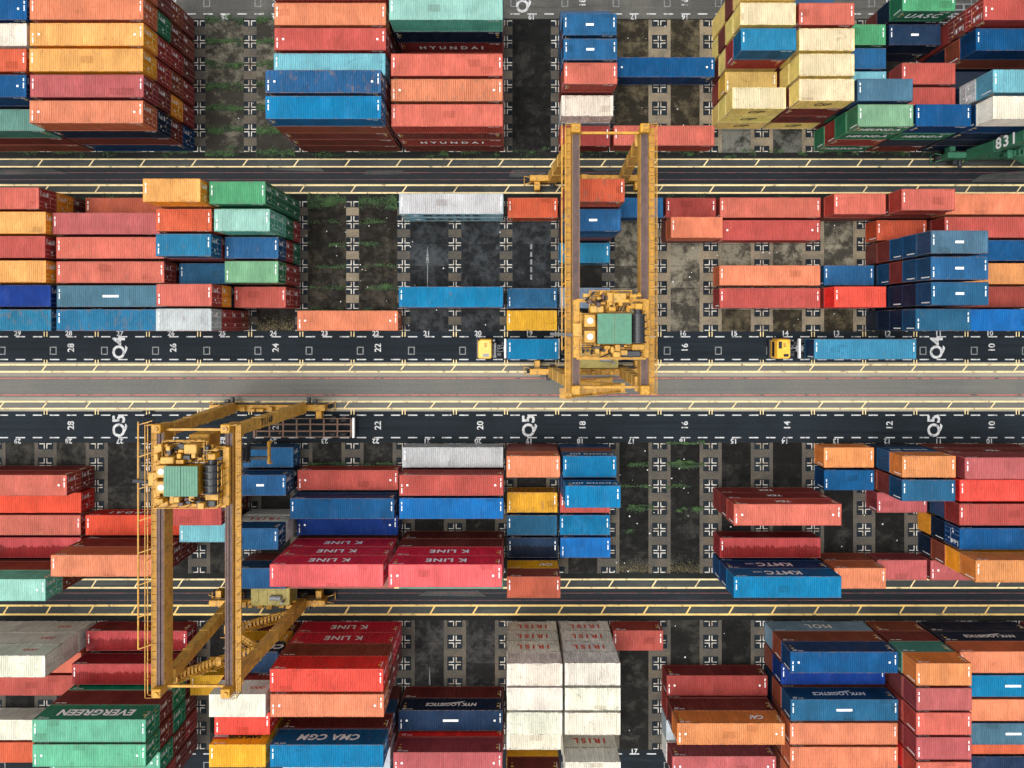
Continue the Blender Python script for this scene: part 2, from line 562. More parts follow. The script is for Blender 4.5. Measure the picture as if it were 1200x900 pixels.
# block, bays, row : tiers from the ground up.  *XX lettering, ! rusty, !! very rusty, ~ wet roof, = white bar on roof, < doors face west
# stack options after |: hc (high cube), dx / dy shift in metres
STACKS = """
A 28-29 1: mar mar ora blu | hc
A 28-29 2: red mar grn roy | hc
A 28-29 3: mar red ora wht | hc
A 28-29 4: blu mar red orr | hc
A 28-29 5: mar ora nav roy | hc
A 28-29 6: brn mar tgr | hc
A 26-27 1: mar brn mar sal | hc dx=-0.25
A 26-27 2: brn mar grn sal | hc dx=-0.25
A 26-27 3: mar red red yor | hc dx=-0.25
A 26-27 4: red brn red yor | hc dx=-0.25
A 26-27 5: red yor mar pnk | hc dx=-0.25
A 26-27 6: roy mar nav sal! | hc dx=-0.25
A 22-23 1: mar mar red cor
A 22-23 2: mar red mar sal
A 22-23 3: mar blu mar red
A 22-23 4: blu mar red sky!
A 22-23 5: mar red mar red blu!!
A 22-23 6: mar mar mar brn bri
A 20-21 1: mar mar nav sal
A 20-21 2: mar red*HY nav mnt | hc
A 20-21 4: red mar red cor
A 20-21 5: mar red mar sal!!
A 20-21 6: mar red*HY mar cor
A 18 1: blu
A 18 2: blu mar blu=
A 18 3: mar blu blu=
A 18 4: red mar cor
A 18 5: gry wht!!
A 18 6: rdk
A 16-17 3: roy
A 16-17 6: cor!
A 15 1: crm crm mar crm
A 15 2: crm mar crm crm
A 15 3: mar crm red cer
A 15 4: red yrs
A 15 5: crm*CP crm*CP crm*CP!
A 14 1: mar blu | hc
A 14 2: mar crm red cor
A 14 3: mar mar crm crm!
A 14 4: red mar crm crm!
A 14 5: crm*CP mar*CP mar crm*CP!
A 13 2: mar grn
A 13 3: mar blu
A 13 4: nav sky
A 13 5: mar grn nav slt
A 13 6: grn*HG red grn*HG pgr*HG
A 12 1: mar nav grn*UA
A 12 2: nav nav=
A 12 4: mar mar red!
A 12 5: mar red red!
A 12 6: mar nav grn*HG roy
A 10-11 2: red< red< mar< red< | hc
A 10-11 3: nav nav brn roy
A 10-11 4: mar nav
A 10-11 5: mar nav nav gry< sky!
A 10-11 6: nav nav nav*TX roy wht
B 28-29 1: mar yor cor | hc dx=-0.7
B 28-29 2: red mar yor | hc
B 28-29 3: mar mar red | hc
B 28-29 4: mar yor yor! | hc
B 28-29 5: blu blu dpb
B 28-29 6: mar red cer!!
B 26-27 1: brn
B 26-27 2: mar sal pnk | dx=-0.5
B 26-27 3: red mar cor!
B 26-27 4: mar mar cor!
B 26-27 5: blu blu slt=
B 26-27 6: blu mar cer!!
B 25 1: yor mar red ora yor
B 25 2: mar ora mar orr!
B 25 3: mar mar red cer!
B 25 4: nav tea
B 25 5: mar nav yor cor
B 25 6: brn red red gry!
B 24 1: grn grn grn grn | hc
B 24 2: red grn mnt mnt
B 24 3: grn red blu
B 24 4: red red pgr
B 24 5: red red
B 22-23 6: sal
B 20-21 1: gmk*MS gmk*MS
B 20-21 5: mar bri!
B 19 1: orr!
B 19 5: tea
B 19 6: yel!
B 18 1: mar red mar red orr!!
B 18 2: nav mar blu blu=
B 18 3: cer
B 18 5: gbl
B 17 1: blu
B 16 1: rdk
B 16 2: mar sal
B 14-15 1: cor
B 14-15 2: red
B 14-15 4: sal
B 14-15 5: red
B 13 1: mar cor
B 13 4: blu
B 13 5: red brt
B 12 1: mar mar cor
B 12 2: orr!
B 12 3: mar mar blu blu slt=
B 12 4: nav blu mar blu blu=
B 12 5: nav nav nav nav tea=
B 12 6: nav nav nav tea
B 10-11 1: mar sal
B 10-11 2: mar red!
B 10-11 3: mar roy
B 10-11 4: red ora
B 10-11 5: mar mar
B 10-11 6: nav blu azu | hc
C 28-29 2: mar cor
C 28-29 3: ord
C 28-29 4: cor!
C 28-29 5: cri~
C 28-29 6: mar brn mnt | hc
C 26-27 4: ord*HY
C 26-27 5: mar mar sal | hc
C 25 3: mar red red
C 25 4: nav sky!
C 24 1: blu
C 24 2: nav blu=
C 24 4: wht*IR wht*IR blu
C 24 6: mar blu
C 22-23 2: red
C 22-23 3: blu roy
C 22-23 4: dpb
C 22-23 5: mar klr*KL klr*KL klr*KL | hc
C 22-23 6: mar brn
C 20-21 1: gry!
C 20-21 2: mar red
C 20-21 3: nav azu
C 20-21 5: mar mar klr*KL klr*KL | hc
C 20-21 6: mar tgr
C 19 1: mar brn*HY sal
C 19 3: yel!!
C 19 4: tea
C 19 5: nav~
C 19 6: nav yel*CA brn
C 18 1: roy*DJ brn bri*DJ
C 18 2: blu roy roy bri*DJ
C 18 3: red
C 18 4: bri
C 18 5: azu
C 14-15 3: rdk*TX rdk*TX cor*TX
C 14-15 5: cri~
C 14-15 6: roy roy*KM bri*KM
C 13 1: ora!
C 13 2: roy
C 13 6: brn sal
C 12 1: nav blu*DJ ora!
C 12 2: brn mar tea
C 12 3: pnk
C 12 6: pnk
C 10-11 1: mar mar*TX pnk | hc
C 10-11 2: mar red brt
C 10-11 3: nav blu red
C 10-11 4: yor nav roy<
C 10-11 5: nav brn yor ora!
C 10-11 6: pnk
D 28-29 1: wht*OO wht*OO wht*OO | hc
D 28-29 2: orr
D 28-29 3: red
D 28-29 5: wht
D 28-29 6: orr
D 26-27 1: cri~
D 26-27 2: mar cri~
D 26-27 3: mar evg mar evg*EV | hc
D 26-27 4: mar evg mar evg | hc
D 26-27 5: red mar evg | hc
D 26-27 6: mar mar red
D 25 3: yel!
D 24 1: mar yel nav*CM
D 24 2: mar mar red*CA wht*OO | hc
D 24 3: mar red mar brt
D 24 4: red mar yel*SM yel*SM | hc
D 22-23 1: klr*KL klr*KL brn brt | hc
D 22-23 2: mar red mar sal | hc
D 22-23 4: mar blu mar bri*CM | hc
D 22-23 5: mar mar gry
D 20-21 4: mar nav*NY=
D 20-21 5: mar brt pnk | hc
D 19 1: wht*IR! wht*IR! wht*IR! wht!!
D 19 2: wht wht wht wht
D 19 3: wht wht wht wht!!
D 19 4: wht wht wht!! | hc
D 19 6: mar yel mar
D 18 1: wht*IR! wht*IR! wht*IR! wht!!
D 18 2: wht wht wht wht!!
D 18 3: wht wht wht wht!
D 18 5: wht wht wht*IR wht!
D 17 1: red
D 15-16 3: rdk
D 15-16 4: red mar ora*CA
D 15-16 5: gry
D 15-16 6: wht pnk
D 13-14 1: gbl*MO brn roy
D 13-14 2: brn dpb
D 13-14 3: nav brn tea*NY=
D 13-14 4: nav brn sal
D 13-14 5: mar brn sal
D 13-14 6: mar brn sal
D 12 1: brn mar tgr ora
D 12 2: mar mar mar pnk
D 12 3: mar red red cor
D 12 4: mar mar red pnk
D 12 5: mar red brt cor
D 10-11 1: nav nav*NY sal
D 10-11 2: mar red bri=
D 10-11 3: mar nav sal
D 10-11 4: mar red slt=
D 10-11 5: mar orr
D 10-11 6: mar nav
D 8-9 1: mar
"""

LEN = {20: 6.058, 40: 12.192}
WID = 2.438
HGT = {0: 2.591, 1: 2.896}


def parse():
    out = []
    for ln in STACKS.strip().splitlines():
        head, rest = ln.split(':')
        b, bays, r = head.split()
        opts = rest.split('|')
        hc = dx = 0
        dx = 0.0
        if len(opts) > 1:
            for w in opts[1].split():
                if w == 'hc':
                    hc = 1
                elif w.startswith('dx='):
                    dx = float(w[3:])
        bb = [int(x) for x in bays.split('-')]
        lo = min(bb)
        n = len(bb)
        x = xb(lo) + PITCH / 2 if n == 1 else xb(lo)
        y = rowy(b, int(r))
        z = 0.008
        rnd = random.Random(hash((b, lo, int(r))) % 99991 if False else (ord(b) * 1009 + lo * 37 + int(r)))
        tiers = opts[0].split()
        for k, tk in enumerate(tiers):
            d = dict(block=b, bays=bays, row=int(r), tier=k, ntier=len(tiers), hc=hc, n=n)
            d['key'] = tk[:3]
            mod = tk[3:]
            d['txt'] = mod[mod.index('*') + 1:mod.index('*') + 3] if '*' in mod else None
            d['rust'] = (0.5 if d['key'] == 'wht' else 0.66) if '!!' in mod else (0.42 if '!' in mod else rnd.choice((0.05, 0.12, 0.22, 0.32)))
            d['wet'] = 1.0 if '~' in mod else 0.0
            d['bar'] = '=' in mod
            d['west'] = '<' in mod
            d['L'] = LEN[40] if n == 2 else LEN[20]
            d['h'] = HGT[hc]
            d['x'] = x + dx + rnd.uniform(-0.05, 0.05)
            d['y'] = y + rnd.uniform(-0.025, 0.025)
            d['z'] = z
            d['jit'] = rnd.uniform(0.93, 1.07)
            d['hue'] = (rnd.uniform(0.95, 1.05), rnd.uniform(0.95, 1.05))
            z += d['h'] + 0.003
            out.append(d)
    return out


CONT = parse()


def visibility(cs, W=480, Hh=360):
    """which containers the drone sees, and how large: one ray per coarse picture cell against all boxes"""
    xs = (np.arange(W) + 0.5) / W * 1200.0
    ys = (np.arange(Hh) + 0.5) / Hh * 900.0
    X, Y = np.meshgrid(xs, ys)
    f = S * CAMZ
    dx = ((X - NX) / f).ravel()
    dy = ((NY - Y) / f).ravel()
    best = np.full(dx.shape, 1e9)
    ident = np.full(dx.shape, -1, int)
    for i, c in enumerate(cs):
        z0, z1 = CAMZ - c['z'] - c['h'], CAMZ - c['z']       # depth range
        lx, hx = c['x'] - c['L'] / 2, c['x'] + c['L'] / 2
        ly, hy = c['y'] - WID / 2, c['y'] + WID / 2
        with np.errstate(divide='ignore', invalid='ignore'):
            a, b_ = lx / dx, hx / dx
            t0, t1 = np.minimum(a, b_), np.maximum(a, b_)
            a, b_ = ly / dy, hy / dy
            t0 = np.maximum(t0, np.minimum(a, b_))
            t1 = np.minimum(t1, np.maximum(a, b_))
        t0 = np.maximum(t0, z0)
        t1 = np.minimum(t1, z1)
        hit = (t0 < t1) & (t0 < best)
        best[hit] = t0[hit]
        ident[hit] = i
    return np.bincount(ident[ident >= 0], minlength=len(cs))


NMAX = 318
VIS = visibility(CONT)
order = sorted(range(len(CONT)), key=lambda i: -VIS[i])
CHOSEN = set(i for i in order[:NMAX] if VIS[i] > 0)
open('/tmp/count.txt','w').write(repr((len(CONT), int((VIS > 0).sum()), int((VIS > 2).sum()), int((VIS > 5).sum()), sorted(VIS)[-330:][0], sorted(VIS)[-318:][0], sorted(VIS)[-300:][0])))
print('containers', len(CONT), 'in view', int((VIS > 0).sum()), 'smallest chosen', min(VIS[i] for i in CHOSEN))

# ------------------------------------------------------------------ container meshes (shared)
_cm = {}


def corr_profile(a0, a1, pitch=0.278, depth=0.036):
    """trapezoid profile along one axis: list of (position, depth offset)"""
    n = max(1, round((a1 - a0) / pitch))
    p = (a1 - a0) / n
    pts = []
    for i in range(n):
        s = a0 + i * p
        pts += [(s, 0.0), (s + p * 0.26, 0.0), (s + p * 0.5, -depth), (s + p * 0.76, -depth)]
    pts.append((a1, 0.0))
    return pts


def container_meshes(n, hc):
    if (n, hc) in _cm:
        return _cm[(n, hc)]
    L, H, W = LEN[40 if n == 2 else 20], HGT[hc], WID
    pm = M['paint']
    d = {}
    fr = MB()
    p = 0.11
    for sx in (-1, 1):
        for sy in (-1, 1):
            fr.cbox(sx * (L / 2 - 0.06), sy * (W / 2 - 0.06), H / 2, p, p, H - 0.24)
            for z0, z1 in ((0.0, 0.118), (H - 0.118, H)):
                fr.chbox(*sorted((sx * L / 2, sx * (L / 2 - 0.178))), *sorted((sy * W / 2, sy * (W / 2 - 0.162))), z0, z1, 0.012)
    for sy in (-1, 1):
        fr.box(-L / 2 + 0.18, L / 2 - 0.18, *sorted((sy * (W / 2 - 0.004), sy * (W / 2 - 0.075))), H - 0.085, H - 0.012)
        fr.box(-L / 2 + 0.18, L / 2 - 0.18, *sorted((sy * (W / 2 - 0.004), sy * (W / 2 - 0.075))), 0.02, 0.16)
    for sx in (-1, 1):
        fr.box(*sorted((sx * (L / 2 - 0.004), sx * (L / 2 - 0.085))), -W / 2 + 0.165, W / 2 - 0.165, H - 0.11, H - 0.012)
        fr.box(*sorted((sx * (L / 2 - 0.004), sx * (L / 2 - 0.085))), -W / 2 + 0.165, W / 2 - 0.165, 0.02, 0.15)
    fr.box(-L / 2 + 0.09, L / 2 - 0.09, -W / 2 + 0.08, W / 2 - 0.08, 0.12, 0.16)
    d['frame'] = fr.mesh('frame', pm)
    # walls
    w = MB()
    wg = []
    z0, z1 = 0.155, H - 0.08
    for sy in (-1, 1):
        pr = corr_profile(-L / 2 + 0.11, L / 2 - 0.11)
        b = len(w.v)
        for a, o in pr:
            y = sy * (W / 2 - 0.012 + o)
            w.v += [(a, y, z0), (a, y, z1)]
        wg += [0.4 if o < -0.001 else 0.0 for a, o in pr for _ in range(2)]
        for i in range(len(pr) - 1):
            q = (b + 2 * i, b + 2 * i + 2, b + 2 * i + 3, b + 2 * i + 1)
            w.f.append(q if sy < 0 else q[::-1])
    pr = corr_profile(-W / 2 + 0.11, W / 2 - 0.11, 0.25)
    b = len(w.v)
    for a, o in pr:
        x = -(L / 2 - 0.014 + o)
        w.v += [(x, a, z0 - 0.01), (x, a, z1)]
    for i in range(len(pr) - 1):
        w.f.append((b + 2 * i, b + 2 * i + 1, b + 2 * i + 3, b + 2 * i + 2))
    wg += [0.4 if o < -0.001 else 0.0 for a, o in pr for _ in range(2)]
    d['wall_panel'] = w.mesh('wall_panel', pm)
    d['wall_panel'].attributes.new('groove', 'FLOAT', 'POINT').data.foreach_set('value', wg)
    # roof: corrugations run across, plain plates at the ends
    r = MB()
    e = 0.34
    pr = [(-L / 2 + 0.08, 0.0)] + corr_profile(-L / 2 + e, L / 2 - e, 0.209 if n == 1 else 0.2355, 0.026) + [(L / 2 - 0.08, 0.0)]
    b = len(r.v)
    for a, o in pr:
        z = H - 0.006 + o
        r.v += [(a, -W / 2 + 0.07, z - 0.008), (a, 0, z), (a, W / 2 - 0.07, z - 0.008)]
    for i in range(len(pr) - 1):
        for k in range(2):
            r.f.append((b + 3 * i + k, b + 3 * i + 3 + k, b + 3 * i + 4 + k, b + 3 * i + 1 + k))
    d['roof_panel'] = r.mesh('roof_panel', pm)
    d['roof_panel'].attributes.new('groove', 'FLOAT', 'POINT').data.foreach_set('value', [1.0 if o < -0.001 else 0.0 for a, o in pr for _ in range(3)])
    # one door leaf and its locking bars, hinged on the -y / +y edge
    for s, nm in ((-1, 'a'), (1, 'b')):
        m = MB()
        y0, y1 = sorted((s * 0.006, s * (W / 2 - 0.125)))
        zz0, zz1 = 0.16, H - 0.115
        m.box(L / 2 - 0.07, L / 2 - 0.035, y0, y1, zz0, zz1)
        k = 5
        hgt = (zz1 - zz0) / k
        for i in range(k):
            m.box(L / 2 - 0.04, L / 2 - 0.018, y0 + 0.05, y1 - 0.05, zz0 + i * hgt + 0.07, zz0 + (i + 1) * hgt - 0.07)
        d['door_' + nm] = m.mesh('door', pm)
        q = MB()
        for f in (0.28, 0.72):
            yy = y0 + (y1 - y0) * f
            q.cyl((L / 2 + 0.002, yy, 0.17), (L / 2 + 0.002, yy, H - 0.13), 0.03, 6)
            q.box(L / 2 - 0.016, L / 2 + 0.018, yy - 0.05, yy + 0.05, 0.155, 0.25)
            q.box(L / 2 - 0.016, L / 2 + 0.018, yy - 0.05, yy + 0.05, H - 0.22, H - 0.13)
            q.box(L / 2 - 0.014, L / 2 + 0.022, min(yy, yy - s * 0.36), max(yy, yy - s * 0.36), 1.0 + 0.1 * f, 1.045 + 0.1 * f)
        d['bars_' + nm] = q.mesh('locking_bar', None)
    # painted numbers: roof ends, side tops and door corner
    for var in range(3):
        q = MB()
        zr = H - 0.001
        for sx in (-1, 1):
            if var == 2 and sx > 0:
                continue
            x = sx * (L / 2 - 0.30)
            yo = (0.35 * sx if var == 1 else 0.30)
            for i in range(7):
                if i in (4,):
                    continue
                yy = yo - 0.52 + i * 0.155
                q.box(x - 0.062, x + 0.062, yy - 0.062, yy + 0.062, zr - 0.004, zr + 0.002)
        for sy in (-1, 1):
            y = sy * (W / 2 - 0.009)
            for i in range(10):
                if i in (4,):
                    continue
                xx = sy * -(L / 2 - 0.42) + sy * i * 0.125
                q.box(xx - 0.045, xx + 0.045, *sorted((y, y + sy * 0.003)), H - 0.34, H - 0.22)
            if var != 2:
                for i in range(4):
                    xx = sy * -(L / 2 - 0.5) + sy * i * 0.12
                    q.box(xx - 0.04, xx + 0.04, *sorted((y, y + sy * 0.003)), H - 0.52, H - 0.42)
                xx = sy * (L / 2 - 0.32)
                for i in range(8):
                    q.box(xx - 0.05, xx + 0.05, *sorted((y, y + sy * 0.003)), H - 0.45 - i * 0.16, H - 0.35 - i * 0.16)
        # front wall number runs down beside the post
        x = -(L / 2 - 0.010)
        if var != 2:
            for i in range(9):
                q.box(x - 0.004, x, -W / 2 + 0.24, -W / 2 + 0.36, H - 0.4 - i * 0.16, H - 0.29 - i * 0.16)
        # door side
        x = L / 2 - 0.016
        for i in range(8):
            q.box(x, x + 0.004, 0.30 + i * 0.085, 0.36 + i * 0.085, H - 0.37, H - 0.26)
        for i in range(4 + var):
            q.box(x, x + 0.004, 0.34, 0.34 + 0.25 + 0.08 * (i % 3), H - 0.62 - i * 0.13, H - 0.55 - i * 0.13)
        q.box(x, x + 0.004, -0.62, -0.40, H - 0.85 - 0.2 * var, H - 0.6 - 0.2 * var)
        q.box(x, x + 0.004, 0.36, 0.86, H - 1.55, H - 1.3)
        q.box(x, x + 0.004, -0.9, -0.74, H - 1.3, H - 1.1)
        q.box(x, x + 0.004, 0.3, 0.44, 0.62, 0.84)
        if var == 1:
            q.box(x, x + 0.004, -0.85, -0.68, 0.5, 0.75)
        d['num_%d' % var] = q.mesh('number_lettering', M['white_mark'])
    for var in range(2):
        q = MB()
        for sy in (-1, 1):
            y = sy * (W / 2 - 0.008)
            for a in ((-0.30, 0.30) if var else (0.30,)):
                xx = sy * (L / 2 - 0.55) if a > 0 else -sy * (L / 2 - 0.6)
                q.box(xx - 0.16, xx + 0.16, *sorted((y, y + sy * 0.003)), H - 0.98, H - 0.74)
                q.box(xx - 0.10, xx + 0.10, *sorted((y, y + sy * 0.003)), H - 1.5, H - 1.36)
        q.box(L / 2 - 0.016, L / 2 - 0.011, -0.36, -0.16, H - 1.7, H - 1.45)
        q.box(L / 2 - 0.016, L / 2 - 0.011, 0.78, 0.98, 0.7, 0.92)
        d['warn_%d' % var] = q.mesh('warning_label', M['yellow_letter'])
    q = MB()
    for sx in (-1, 1):
        xx = sx * (L / 2 - 0.95)
        q.cyl((xx, 0.0, H - 0.03), (xx, 0.0, H + 0.001), 0.13, 8)
    d['dot'] = q.mesh('roof_dot', M['white_mark'])
    q = MB()
    q.box(-0.45 if n == 1 else -0.9, 0.45 if n == 1 else 0.9, -0.13, 0.13, H - 0.008, H + 0.001)
    d['bar'] = q.mesh('roof_bar', M['white_mark'])
    _cm[(n, hc)] = d
    return d


for _n in (1, 2):
    for _h in (0, 1):
        container_meshes(_n, _h)
bar_mat = M['grey_metal']


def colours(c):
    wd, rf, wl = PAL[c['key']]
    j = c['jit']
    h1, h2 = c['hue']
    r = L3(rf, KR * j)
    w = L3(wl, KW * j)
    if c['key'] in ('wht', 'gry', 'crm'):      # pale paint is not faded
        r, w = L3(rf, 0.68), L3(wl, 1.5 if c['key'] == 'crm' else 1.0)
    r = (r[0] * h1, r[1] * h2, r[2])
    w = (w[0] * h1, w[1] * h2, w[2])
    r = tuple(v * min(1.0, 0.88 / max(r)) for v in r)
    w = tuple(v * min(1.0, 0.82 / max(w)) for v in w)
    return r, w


ORD = {1: 'first', 2: 'second', 3: 'third', 4: 'fourth', 5: 'fifth'}
NUM = {1: 'one', 2: 'two', 3: 'three', 4: 'four', 5: 'five'}


def container_label(c):
    words = PAL[c['key']][0]
    size = 'long' if c['n'] == 2 else 'short'
    k, n = c['tier'], c['ntier']
    if n == 1:
        pos = 'on the ground'
    elif k == n - 1:
        pos = 'topmost of ' + NUM[n]
    elif k == 0:
        pos = 'bottom of ' + NUM[n]
    else:
        pos = ORD[n - k] + ' from top'
    row = c['row']
    if c['block'] == 'A':
        where = 'row %d below the Q3 road' % row
    elif c['block'] == 'B':
        where = 'row %d above the Q4 road' % (7 - row)
    elif c['block'] == 'C':
        where = 'row %d below the Q5 road' % row
    else:
        where = 'row %d of the lowest block' % row
    bay = ('bays ' if c['n'] == 2 else 'bay ') + c['bays']
    return '%s %s container, %s, %s, %s' % (words, size, pos, where, bay)


GROUPS = {'A': 'stacked containers in the top block', 'B': 'stacked containers in the block above the Q4 road',
          'C': 'stacked containers in the block below the Q5 road', 'D': 'stacked containers in the lowest block'}


def make_container(c, label=None, group=None, seed=0):
    d = container_meshes(c['n'], c['hc'])
    rot = math.pi if c['west'] else 0.0
    root = thing('shipping_container', label or container_label(c), 'container', (c['x'], c['y'], c['z']), rot, group or GROUPS[c['block']])
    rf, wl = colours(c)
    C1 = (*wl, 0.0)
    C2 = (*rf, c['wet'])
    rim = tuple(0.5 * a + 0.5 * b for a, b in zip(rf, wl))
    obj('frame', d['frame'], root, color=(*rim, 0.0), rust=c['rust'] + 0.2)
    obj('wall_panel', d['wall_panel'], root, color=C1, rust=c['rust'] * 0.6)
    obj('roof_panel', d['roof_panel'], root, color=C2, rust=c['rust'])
    for k in 'ab':
        dr = obj('door', d['door_' + k], root, color=C1, rust=c['rust'] * 0.8)
        lb = obj('locking_bar', bars_mesh(d['bars_' + k]), dr, color=(*tuple(min(0.7, v * 1.6 + 0.16) for v in wl), 0.0), rust=0.3)
    if c['key'] not in ('wht', 'crm'):
        obj('number_lettering', d['num_%d' % (seed % 3)], root)
    if seed != 2 and c['key'] not in ('wht', 'crm'):
        obj('warning_label', d['warn_%d' % seed], root)
    if seed == 1 and c['n'] == 2 and c['tier'] == c['ntier'] - 1:
        obj('roof_dot', d['dot'], root)
    if c['bar']:
        obj('roof_bar', d['bar'], root)
    if c['txt']:
        body, size, mat, sh, sp, _ = TXT[c['txt']]
        side = -1 if c['block'] in 'AB' else 1        # the side that faces away from the yard's middle is what shows
        s = side if not c['west'] else -side
        me = text_mesh(body, size, sh, M[mat], 0.035 * size, sp)
        lt = obj('lettering', me, root)
        xo = 0.0
        if c['txt'] in ('CA', 'OO'):
            xo = -side * -1 * c['L'] * 0.28
        lt.location = (xo, s * (WID / 2 - 0.004), c['h'] * 0.52)
        lt.rotation_euler = (math.pi / 2, 0, 0 if s < 0 else math.pi)
        if c['txt'] == 'SM':
            q = MB()
            q.box(-0.75, 0.75, -0.004, 0, 0.05, 0.45)
            fl = obj('flag_emblem', q.mesh('flag_emblem', M['red_letter']), root)
            q2 = MB()
            q2.box(-0.75, 0.75, -0.004, 0, -0.35, 0.05)
            f2 = obj('white_band', q2.mesh('white_band', M['white_mark']), fl)
            fl.location = (-2.35, s * (WID / 2 - 0.004), c['h'] * 0.52)
            fl.rotation_euler = (0, 0, 0 if s < 0 else math.pi)
        if c['txt'] == 'MS':
            q = MB()
            q.box(-0.8, 0.8, -0.004, 0, -0.8, 0.8)
            em = obj('star_emblem', q.mesh('star_emblem', M['pale_blue']), root)
            em.location = (-4.3, s * (WID / 2 - 0.004), c['h'] * 0.52)
            q = MB()
            q.poly([(0.62 * (1.0 if k % 2 == 0 else 0.42) * math.sin(math.pi * k / 7), -0.007, 0.62 * (1.0 if k % 2 == 0 else 0.42) * math.cos(math.pi * k / 7)) for k in range(14)])
            obj('star', q.mesh('star', M['white_mark']), em)
        if c['txt'] == 'KM':
            l2 = obj('small_lettering', text_mesh('LINE', 0.5, 0, M['white_mark'], 0.01, 1.0), root)
            l2.location = (-s * -1 * 0 + (2.9 if s < 0 else -2.9), s * (WID / 2 - 0.004), c['h'] * 0.45)
            l2.rotation_euler = lt.rotation_euler
        if c['txt'] == 'NY':
            q = MB()
            q.poly([(-1.6, 0, -0.9), (1.4, 0, -0.35), (2.2, 0, -0.18), (0.2, 0, -0.5), (-1.2, 0, -0.62)])
            sw = obj('swoosh_emblem', q.mesh('swoosh_emblem', M['white_mark']), root)
            sw.location = (0, s * (WID / 2 - 0.003), c['h'] * 0.62)
            sw.rotation_euler = (0, 0, 0 if s < 0 else math.pi)
    return root


_bm = {}


def bars_mesh(me):
    if me.name not in _bm:
        if not me.materials:
            me.materials.append(M['paint'])
        _bm[me.name] = me
    return me


for i in sorted(CHOSEN):
    make_container(CONT[i], seed=(i * 7) % 3)

# every container past the 300 that show largest: one object
rest = MB()
rcol = []
for i, c in enumerate(CONT):
    if i in CHOSEN:
        continue
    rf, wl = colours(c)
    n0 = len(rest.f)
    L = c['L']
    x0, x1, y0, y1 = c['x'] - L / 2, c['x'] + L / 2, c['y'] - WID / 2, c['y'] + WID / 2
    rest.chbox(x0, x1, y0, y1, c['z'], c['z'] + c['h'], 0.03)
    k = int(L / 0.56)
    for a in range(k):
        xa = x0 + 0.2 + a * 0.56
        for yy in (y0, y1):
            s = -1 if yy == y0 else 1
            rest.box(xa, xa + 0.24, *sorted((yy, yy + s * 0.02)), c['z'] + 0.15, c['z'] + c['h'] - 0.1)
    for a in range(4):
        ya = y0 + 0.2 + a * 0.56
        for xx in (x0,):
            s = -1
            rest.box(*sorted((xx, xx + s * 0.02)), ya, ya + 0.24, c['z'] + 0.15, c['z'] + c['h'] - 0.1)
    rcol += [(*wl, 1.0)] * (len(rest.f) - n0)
    n0 = len(rest.f)
    for a in (-0.85, -0.35, 0.35, 0.85):          # locking bars and number plates of the door end
        rest.box(x1, x1 + 0.04, c['y'] + a - 0.03, c['y'] + a + 0.03, c['z'] + 0.15, c['z'] + c['h'] - 0.12)
    rcol += [(*tuple(min(0.7, v * 1.6 + 0.14) for v in wl), 1.0)] * (len(rest.f) - n0)
    n0 = len(rest.f)
    rest.box(x1, x1 + 0.012, c['y'] - 0.012, c['y'] + 0.012, c['z'] + 0.15, c['z'] + c['h'] - 0.12)
    rcol += [(0.01, 0.01, 0.01, 1.0)] * (len(rest.f) - n0)
    n0 = len(rest.f)
    if c['key'] not in ('wht', 'crm'):
        h = c['z'] + c['h']
        for a in range(7):
            rest.box(x1, x1 + 0.02, c['y'] + 0.42 + a * 0.09, c['y'] + 0.48 + a * 0.09, h - 0.36, h - 0.25)
        for a in range(4):
            rest.box(x1, x1 + 0.02, c['y'] + 0.45, c['y'] + 0.7 + 0.06 * (a % 3), h - 0.62 - a * 0.13, h - 0.55 - a * 0.13)
        rest.box(x1, x1 + 0.02, c['y'] - 0.65, c['y'] - 0.42, h - 1.1, h - 0.8)
    rcol += [(0.8, 0.8, 0.78, 1.0)] * (len(rest.f) - n0)
t = NT('container_paint_mixed')
nz = t.noise(t.objcoord(), 0.8, 5, 0.65)
t.l(t.mix(1.0, t.attr('tone').outputs['Color'], t.mix(t.ramp(nz, 0.3, 0.7), (0.8, 0.8, 0.8), (1.1, 1.1, 1.1)), 'MULTIPLY'), t.b.inputs['Base Color'])
t.b.inputs['Roughness'].default_value = 0.55
me = rest.mesh('stacked_containers', t.m)
at = me.attributes.new('tone', 'FLOAT_COLOR', 'FACE')
at.data.foreach_set('color', [v for q in rcol for v in q])
obj('stacked_containers', me, kind='stuff', label='remaining containers almost hidden inside and under the coloured stacks', category='containers')

# ------------------------------------------------------------------ ground
XL, XR = -170.0, 170.0


def structure(name, mb, mat, label, cat='ground', **kw):
    return obj(name, mb.mesh(name, mat), kind='structure', label=label, category=cat, **kw)


g = MB().quad(-600, 600, -600, 600, 0.0)
structure('ground', g, M['ground'], 'dark earth and asphalt ground under the container yard')

# roads
structure('road', MB().quad(XL, XR, gy(22), gy(-12), 0.004), M['asphalt_old'], 'worn grey truck road marked Q3 along the top', 'road')
structure('road', MB().quad(XL, XR, gy(424.5), gy(388.5), 0.004), M['asphalt'], 'dark truck road marked Q4 above the pale travel lane', 'road')
structure('road', MB().quad(XL, XR, gy(518), gy(482), 0.004), M['asphalt'], 'dark truck road marked Q5 below the pale travel lane', 'road')
structure('road', MB().quad(XL, XR, gy(930), gy(880), 0.004), M['asphalt'], 'dark truck road along the bottom edge', 'road')
